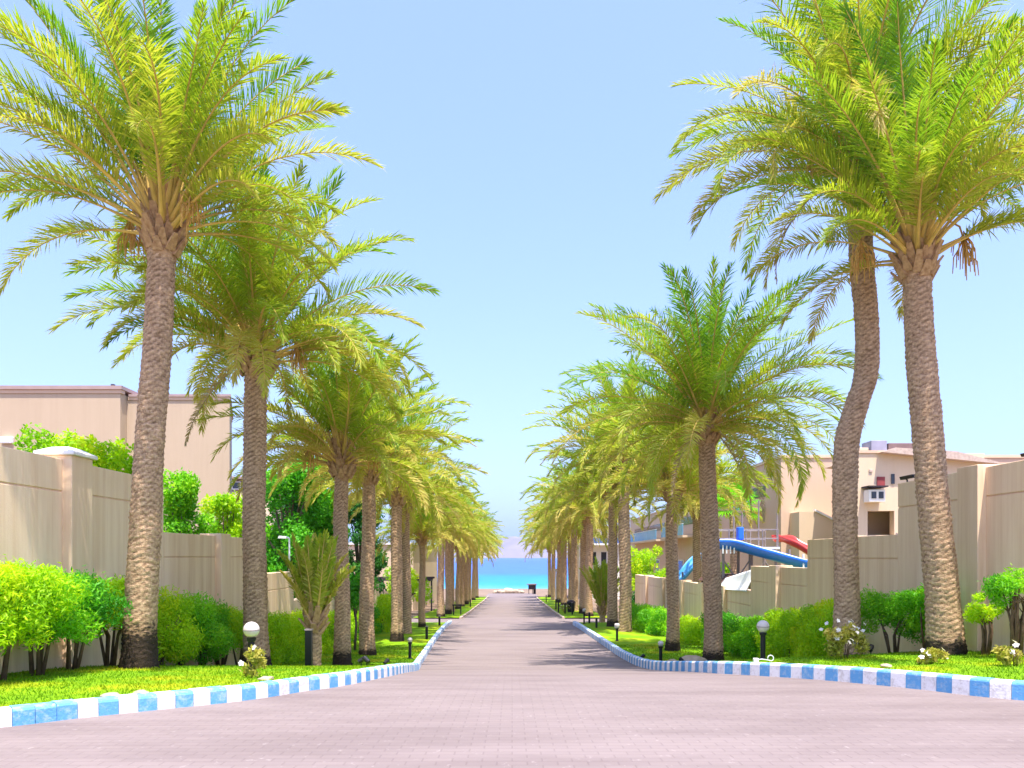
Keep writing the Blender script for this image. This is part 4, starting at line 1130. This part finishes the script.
o_ = mb.build('canvas', 'canvas', t, smooth=True)
sd = o_.modifiers.new('thick', 'SOLIDIFY'); sd.thickness = 0.012
mb = MB()
for p in (A, B): mb.tube([(p.x-7.9+.05, p.y-25, 0), (p.x-7.9+.05, p.y-25, p.z-G(25)+0.05)], 0.035, 8)
mb.build('pole', 'steel', t)
# brown awning roof
t = tag(empty('pavilion', (8.2, 30.5, G(30))), 'low dark brown pavilion roof just over the low right wall', 'pavilion')
mb = MB(); mb.prism([(-0.9, 2.15), (0.9, 2.15), (0.6, 2.42), (-0.6, 2.42)], -4.2, -0.3, 'y'); mb.build('roof', 'brownroof', t)
mb = MB()
for x in (-0.75, 0.75):
    for y in (-4, -0.5):
        mb = MB(); mb.tube([(x, y, -0.1), (x, y, 2.147)], 0.05, 8); mb.build('post', 'darkwood', t)

# floodlight on the left wall, wall lamps on the right
t = tag(empty('floodlight', (-6.95, 24, G(24))), 'white floodlight on a slim pole behind the left wall', 'floodlight')
h = Zc + 0.60 - G(24)
mb = MB(); mb.tube([(0, 0, 0), (0, 0, h-0.03), (-0.03, 0, h), (-0.1, 0, h+0.01)], 0.028, 8); mb.build('pole', 'palesteel', t, smooth=True)
mb = MB(); mb.prism([(-0.34, h-0.02), (-0.08, h-0.03), (-0.08, h+0.04), (-0.30, h+0.06)], -0.09, 0.09, 'y'); mb.build('lamp_head', 'canvas', t, bevel=0.01)
def wall_light(x, y, z, label, s=1):
    t = tag(empty('wall_light', (x, y, z)), label, 'wall light', 'lights on the top of the right wall')
    mb = MB(); mb.tube([(0, 0, -0.02), (0, 0, 0.05*s), (-0.02, 0.04, 0.10*s)], 0.015, 6); mb.build('bracket', 'black', t)
    mb = MB(); mb.prism([(-0.03, 0.07*s), (0.03, 0.07*s), (0.05, 0.13*s), (-0.05, 0.13*s)], -0.26*s, 0.2*s, 'y'); mb.build('lamp_head', 'black', t, bevel=0.006)
wall_light(7.3, 14.2, Zc+1.37, 'black floodlight on the wall top left of the straight right palm')
wall_light(7.3, 10.82, Zc+1.37, 'black floodlight on the wall top at the right picture edge', 0.8)

# ------------------------------------------------------------------ bollard lamps and posts
def bollard(h, rg, r=0.04, flat=False):
    t = empty('bollard_lamp', (0, 0, 0))
    mb = MB(); mb.lathe([(r*1.9, -0.02), (r*1.9, 0.02), (r*1.15, 0.03), (r, 0.06), (r, h-2*rg-0.05), (r*1.3, h-2*rg-0.04), (r*1.5, h-2*rg)], 16)
    mb.build('post', 'black', t, smooth=False)
    mb = MB()
    if flat: mb.lathe([(rg*0.8, h-2*rg), (rg, h-1.6*rg), (rg*1.1, h-0.6*rg), (rg*0.9, h-0.1*rg), (rg*0.2, h)], 18)
    else: mb.lathe([(rg*math.sin(a), h - rg - rg*math.cos(a)) for a in np.linspace(0.35, PI-0.02, 12)], 20)
    mb.build('globe', 'globe', t, smooth=True)
    mb = MB(); mb.lathe([(rg*0.99, h-rg*1.12), (rg*1.02, h-rg*1.1), (rg*1.02, h-rg*1.0), (rg*0.99, h-rg*0.98)], 20); mb.build('band', 'steel', t)
    return t
BG = 'black bollard lamps on the lawns'
def place_lamp(x, y, h, rg, label, flat=False, z=None):
    t = bollard(h, rg, flat=flat); t.location = (x, y, (lawn_z(x, y) if y < 38 else G(y)+0.07) if z is None else z); tag(t, label, 'lamp', BG)
place_lamp(-3.22, 9.5, 0.65, 0.098, 'white globe lamp on black post before the wide drooping left palm')
place_lamp(4.08, 12.5, 0.65, 0.10, 'white globe lamp on black post in front of the tall right hedge')
place_lamp(3.52, 18.2, 0.55, 0.068, 'small globe lamp on black post left of the bushy lone right palm')
place_lamp(-2.68, 20.2, 0.56, 0.065, 'small globe lamp on black post at the left kerb bend')
place_lamp(3.62, 26.5, 0.62, 0.085, 'short black lamp with wide flat white head on the right lawn', True)
place_lamp(3.45, 36.8, 0.72, 0.07, 'black bollard with pale cap nearest the right side path', True)

def square_post(x, y, h, w, label, name='bollard', group=None, cat='bollard'):
    t = tag(empty(name, (x, y, (lawn_z(x, y) if y < 38 else G(y)+0.07))), label, cat, group)
    mb = MB(); mb.box(-w/2, w/2, -w/2, w/2, -0.03, h); mb.build('post', 'black', t, bevel=0.008)
    mb = MB(); mb.box(-w*0.56, w*0.56, -w*0.56, w*0.56, h+0.002, h+0.03); mb.build('cap', 'steel', t, bevel=0.004)
square_post(-3.66, 13.85, 0.66, 0.115, 'square black post directly left of the stubby young palm')
PG = 'short black posts on the far lawns'
for x, y, h, lab in [(-3.05, 27.5, 0.44, 'lone black post on the left lawn right of the fifth palm'), (-3.35, 35.5, 0.42, 'black post on the left lawn by the side path'),
                     (3.68, 33.5, 0.42, 'low black post on the right lawn before the side path'), (3.75, 37.3, 0.5, 'black post at the right lawn corner behind the pale-capped bollard'),
                     (3.05, 50.5, 0.85, 'leftmost black post of three on the far right verge'), (3.38, 49.0, 0.68, 'middle black post of three on the far right verge'), (3.72, 47.5, 0.72, 'rightmost black post of three on the far right verge'),
                     (-3.3, 61, 0.6, 'black post on the far left verge near the sea end'), (3.2, 72, 0.7, 'black post on the far right verge near the sea end')]:
    square_post(x, y, h, 0.09, lab, group=PG)
# low barrier left
t = tag(empty('barrier', (-3.35, 47, G(47)+0.07)), 'low black two-legged barrier on the far left verge', 'barrier')
mb = MB()
for x in (-0.22, 0.22): mb.box(x-.035, x+.035, -.035, .035, -.03, 0.56)
mb.build('leg', 'black', t); mb = MB(); mb.box(-0.3, 0.3, -0.06, 0.06, 0.563, 0.64); mb.build('rail', 'black', t, bevel=0.01)
# lamp post right
t = tag(empty('lamp_post', (3.2, 56, G(56)+0.07)), 'slim white lamp post with black foot on the far right verge', 'lamp post')
mb = MB(); mb.tube([(0, 0, -.03), (0, 0, 0.75)], 0.05, 10); mb.build('base', 'black', t)
mb = MB(); mb.tube([(0, 0, 0.752), (0, 0, 2.75)], 0.032, 10); mb.build('pole', 'palesteel', t)
mb = MB(); mb.lathe([(0.03, 2.752), (0.1, 2.8), (0.11, 2.92), (0.02, 2.98)], 14); mb.build('lamp_head', 'globe', t, smooth=True)
# bin
t = tag(empty('litter_bin', (3.95, 51.5, G(51.5)+0.07)), 'dark round litter bin under the far right palms', 'bin')
mb = MB(); mb.lathe([(0.2, 0), (0.23, 0.05), (0.27, 0.62), (0.28, 0.64)], 18); mb.build('body', 'black', t)
mb = MB(); mb.lathe([(0.3, 0.642), (0.3, 0.68), (0.2, 0.78), (0.03, 0.82)], 18); mb.build('lid', 'darkwood', t)
# beach hut at the end
t = tag(empty('beach_hut', (2.75, 105, G(105))), 'small dark wooden beach hut at the sea end of the lane', 'hut')
mb = MB(); mb.box(-0.75, 0.75, -0.6, 0.6, 0.9, 1.75); mb.build('cabin', 'darkwood', t)
mb = MB(); mb.prism([(-1.15, 1.753), (0.95, 1.753), (0.85, 1.95), (-0.95, 1.9)], -0.9, 0.9, 'y'); mb.build('roof', 'brownhouse', t)
for x in (-0.68, 0.1, 0.68):
    mb = MB(); mb.box(x-.06, x+.06, -.5, -.38, -.1, 0.897); mb.build('leg', 'darkwood', t)
mb = MB(); mb.box(0.25, 0.62, -0.3, 0.3, 0, 0.895); mb.build('cupboard', 'black', t)
t.scale = (0.68, 0.68, 0.72)

# garden spotlights
def spot(x, y, rz, label):
    t = tag(empty('garden_spotlight', (x, y, lawn_z(x, y)), rz), label, 'spotlight', 'small spike spotlights on the lawns')
    mb = MB(); mb.tube([(0, 0, -0.02), (0, 0, 0.1)], 0.01, 6); mb.build('spike', 'black', t)
    mb = MB(); mb.tube([(-0.05, 0, 0.09), (0.06, 0, 0.15)], [0.035, 0.045], 10); mb.build('lamp_head', 'black', t)
spot(3.25, 19.2, 0.4, 'spike spotlight on lawn left of the small right globe lamp'); spot(3.72, 16.8, 2.2, 'spike spotlight on lawn close to the pale boulders')
spot(-2.55, 13.0, 0.3, 'spike spotlight on lawn right of the slim charred palm, left one of two'); spot(-2.4, 12.7, 2.5, 'spike spotlight on lawn right of the slim charred palm, right one of two')
spot(-2.62, 16.0, 1.0, 'spike spotlight on open lawn left of the small left globe lamp'); spot(6.02, 12.9, 1.0, 'spike spotlight in front of the bushy green shrub')

# stones
def stone(x, y, r, seed, label, z=None, flat=0.6, group='pale stones on the lawn edges'):
    rnd = random.Random(seed); import bmesh
    bm = bmesh.new(); bmesh.ops.create_icosphere(bm, subdivisions=3, radius=1)
    off = Vector((seed*3.1, seed*1.7, 0))
    for v in bm.verts:
        n = mnoise.fractal(v.co*1.3 + off, 1.0, 2.0, 4)
        v.co *= (1 + 0.28*n); v.co.x *= r*1.2; v.co.y *= r; v.co.z *= r*flat
    me = bpy.data.meshes.new('stone'); bm.to_mesh(me); bm.free(); me.materials.append(MAT['stone'])
    for p in me.polygons: p.use_smooth = True
    tag(link('stone', me, None, (x, y, (lawn_z(x, y) if z is None else z) + r*flat*0.55)), label, 'stone', group)
stone(4.05, 17.3, 0.24, 1, 'broad flat pale boulder beside the bushy lone right palm'); stone(4.42, 17.9, 0.16, 2, 'smaller pale boulder between the flat boulder and the lone palm'); stone(3.82, 18.3, 0.12, 3, 'smallest pale boulder left behind the flat boulder')
stone(-3.72, 7.12, 0.07, 4, 'small pinkish stone on grass at the left kerb, left of two', None, 0.45); stone(-3.52, 7.3, 0.06, 5, 'small pinkish stone on grass at the left kerb, right of two', None, 0.5)
stone(-2.75, 8.6, 0.07, 6, 'pale stone on grass just right of the yellow-leaved plant', None, 0.4)
stone(4.75, 9.75, 0.06, 7, 'little pale stone at the right kerb before the white flowers', None, 0.5)
for k, (x, y, r) in enumerate([(-1.5, 109, 0.55), (-0.6, 109.6, 0.75), (0.5, 109.2, 0.6), (1.3, 110, 0.45), (-2.3, 110, 0.4)]):
    stone(x, y, r, 20+k, ['large pale rock at the lane end, second from left', 'largest pale rock in the middle of the lane end', 'large pale rock right of the largest at the lane end', 'rightmost pale rock at the lane end', 'leftmost pale rock at the lane end'][k], G(y), 0.6, 'pale rocks at the sea end of the lane')

# hose coil on the kerb
t = tag(empty('hose', (3.92, 11.75, lawn_z(3.9, 11.7) + 0.01)), 'short white hose coil and tap at the right kerb under the globe lamp', 'hose')
mb = MB(); pts = [(-0.28, 0, 0.03), (-0.15, -0.02, 0.05), (-0.03, 0, 0.03)] + [(0.05 + 0.06*math.cos(a), 0.02*math.sin(a*0.5), 0.07 + 0.06*math.sin(a)) for a in np.linspace(-PI*0.7, PI*1.1, 16)]
mb.tube(pts, 0.011, 7); mb.build('hose_pipe', 'hose', t, smooth=True)
mb = MB(); mb.box(-0.33, -0.22, -0.04, 0.04, -0.03, 0.07); mb.build('tap', 'capwhite', t, bevel=0.01)
t.scale = (0.7, 0.7, 0.7)

# ------------------------------------------------------------------ air
mb = MB(); mb.box(-9000, 9000, -500, 9000, -16, 260)
m, nt = new_mat('haze_air')
pv = nt.nodes.new('ShaderNodeVolumePrincipled'); ou = nt.nodes.new('ShaderNodeOutputMaterial')
pv.inputs['Color'].default_value = (0.52, 0.70, 1.0, 1); pv.inputs['Density'].default_value = 0.00009; pv.inputs['Anisotropy'].default_value = 0.0
nt.links.new(pv.outputs[0], ou.inputs['Volume']); MAT['haze'] = m
tag(mb.build('haze', 'haze'), 'thin pale sea haze over the whole place', 'haze', kind='stuff')

# ------------------------------------------------------------------ light, sky, camera
SUN_EL, SUN_AZ = R(72), R(160)      # azimuth measured from +Y towards +X
w = bpy.data.worlds.new('World'); sc.world = w; w.use_nodes = True
nt = w.node_tree; nt.nodes.clear()
sky = nt.nodes.new('ShaderNodeTexSky'); sky.sky_type = 'NISHITA'; sky.sun_disc = False
sky.sun_elevation = SUN_EL; sky.sun_rotation = SUN_AZ; sky.air_density = 1.0; sky.dust_density = 3.0; sky.ozone_density = 3.5
bg = nt.nodes.new('ShaderNodeBackground'); bg.inputs[1].default_value = 0.15
ow = nt.nodes.new('ShaderNodeOutputWorld')
s0 = nt.nodes.new('ShaderNodeVectorMath'); s0.operation = 'SCALE'; s0.inputs['Scale'].default_value = 0.15
gm = nt.nodes.new('ShaderNodeGamma'); gm.inputs[1].default_value = 0.70
tn = nt.nodes.new('ShaderNodeVectorMath'); tn.operation = 'MULTIPLY'; tn.inputs[1].default_value = (0.340/0.15, 0.374/0.15, 0.54/0.15)
nt.links.new(sky.outputs[0], s0.inputs[0]); nt.links.new(s0.outputs[0], gm.inputs[0]); nt.links.new(gm.outputs[0], tn.inputs[0])
nt.links.new(tn.outputs[0], bg.inputs[0]); nt.links.new(bg.outputs[0], ow.inputs[0])
sl = bpy.data.lights.new('sun', 'SUN'); sl.energy = 2.0; sl.angle = R(0.5); sl.color = (1.0, 0.95, 0.87)
so = bpy.data.objects.new('sun', sl); COL.objects.link(so)
sd = Vector((math.sin(SUN_AZ)*math.cos(SUN_EL), math.cos(SUN_AZ)*math.cos(SUN_EL), math.sin(SUN_EL)))
so.rotation_euler = sd.to_track_quat('Z', 'Y').to_euler(); so.location = (20, 20, 60)

cd = bpy.data.cameras.new('camera'); cam = bpy.data.objects.new('camera', cd); COL.objects.link(cam)
cam.location = (0, 0, CAMZ); cam.rotation_euler = (R(90), 0, 0)
cd.sensor_width = 36; cd.lens = 27.03; cd.shift_y = 173/1024; cd.clip_end = 30000; cd.clip_start = 0.05
sc.camera = cam
sc.view_settings.view_transform = 'Standard'; sc.view_settings.look = 'None'
sc.view_settings.exposure = 2.25; sc.view_settings.gamma = 1.0; sc.view_settings.use_curve_mapping = False
sc.cycles.max_bounces = 8; sc.cycles.diffuse_bounces = 4; sc.cycles.transmission_bounces = 6; sc.cycles.volume_bounces = 0
sc.cycles.use_denoising = True
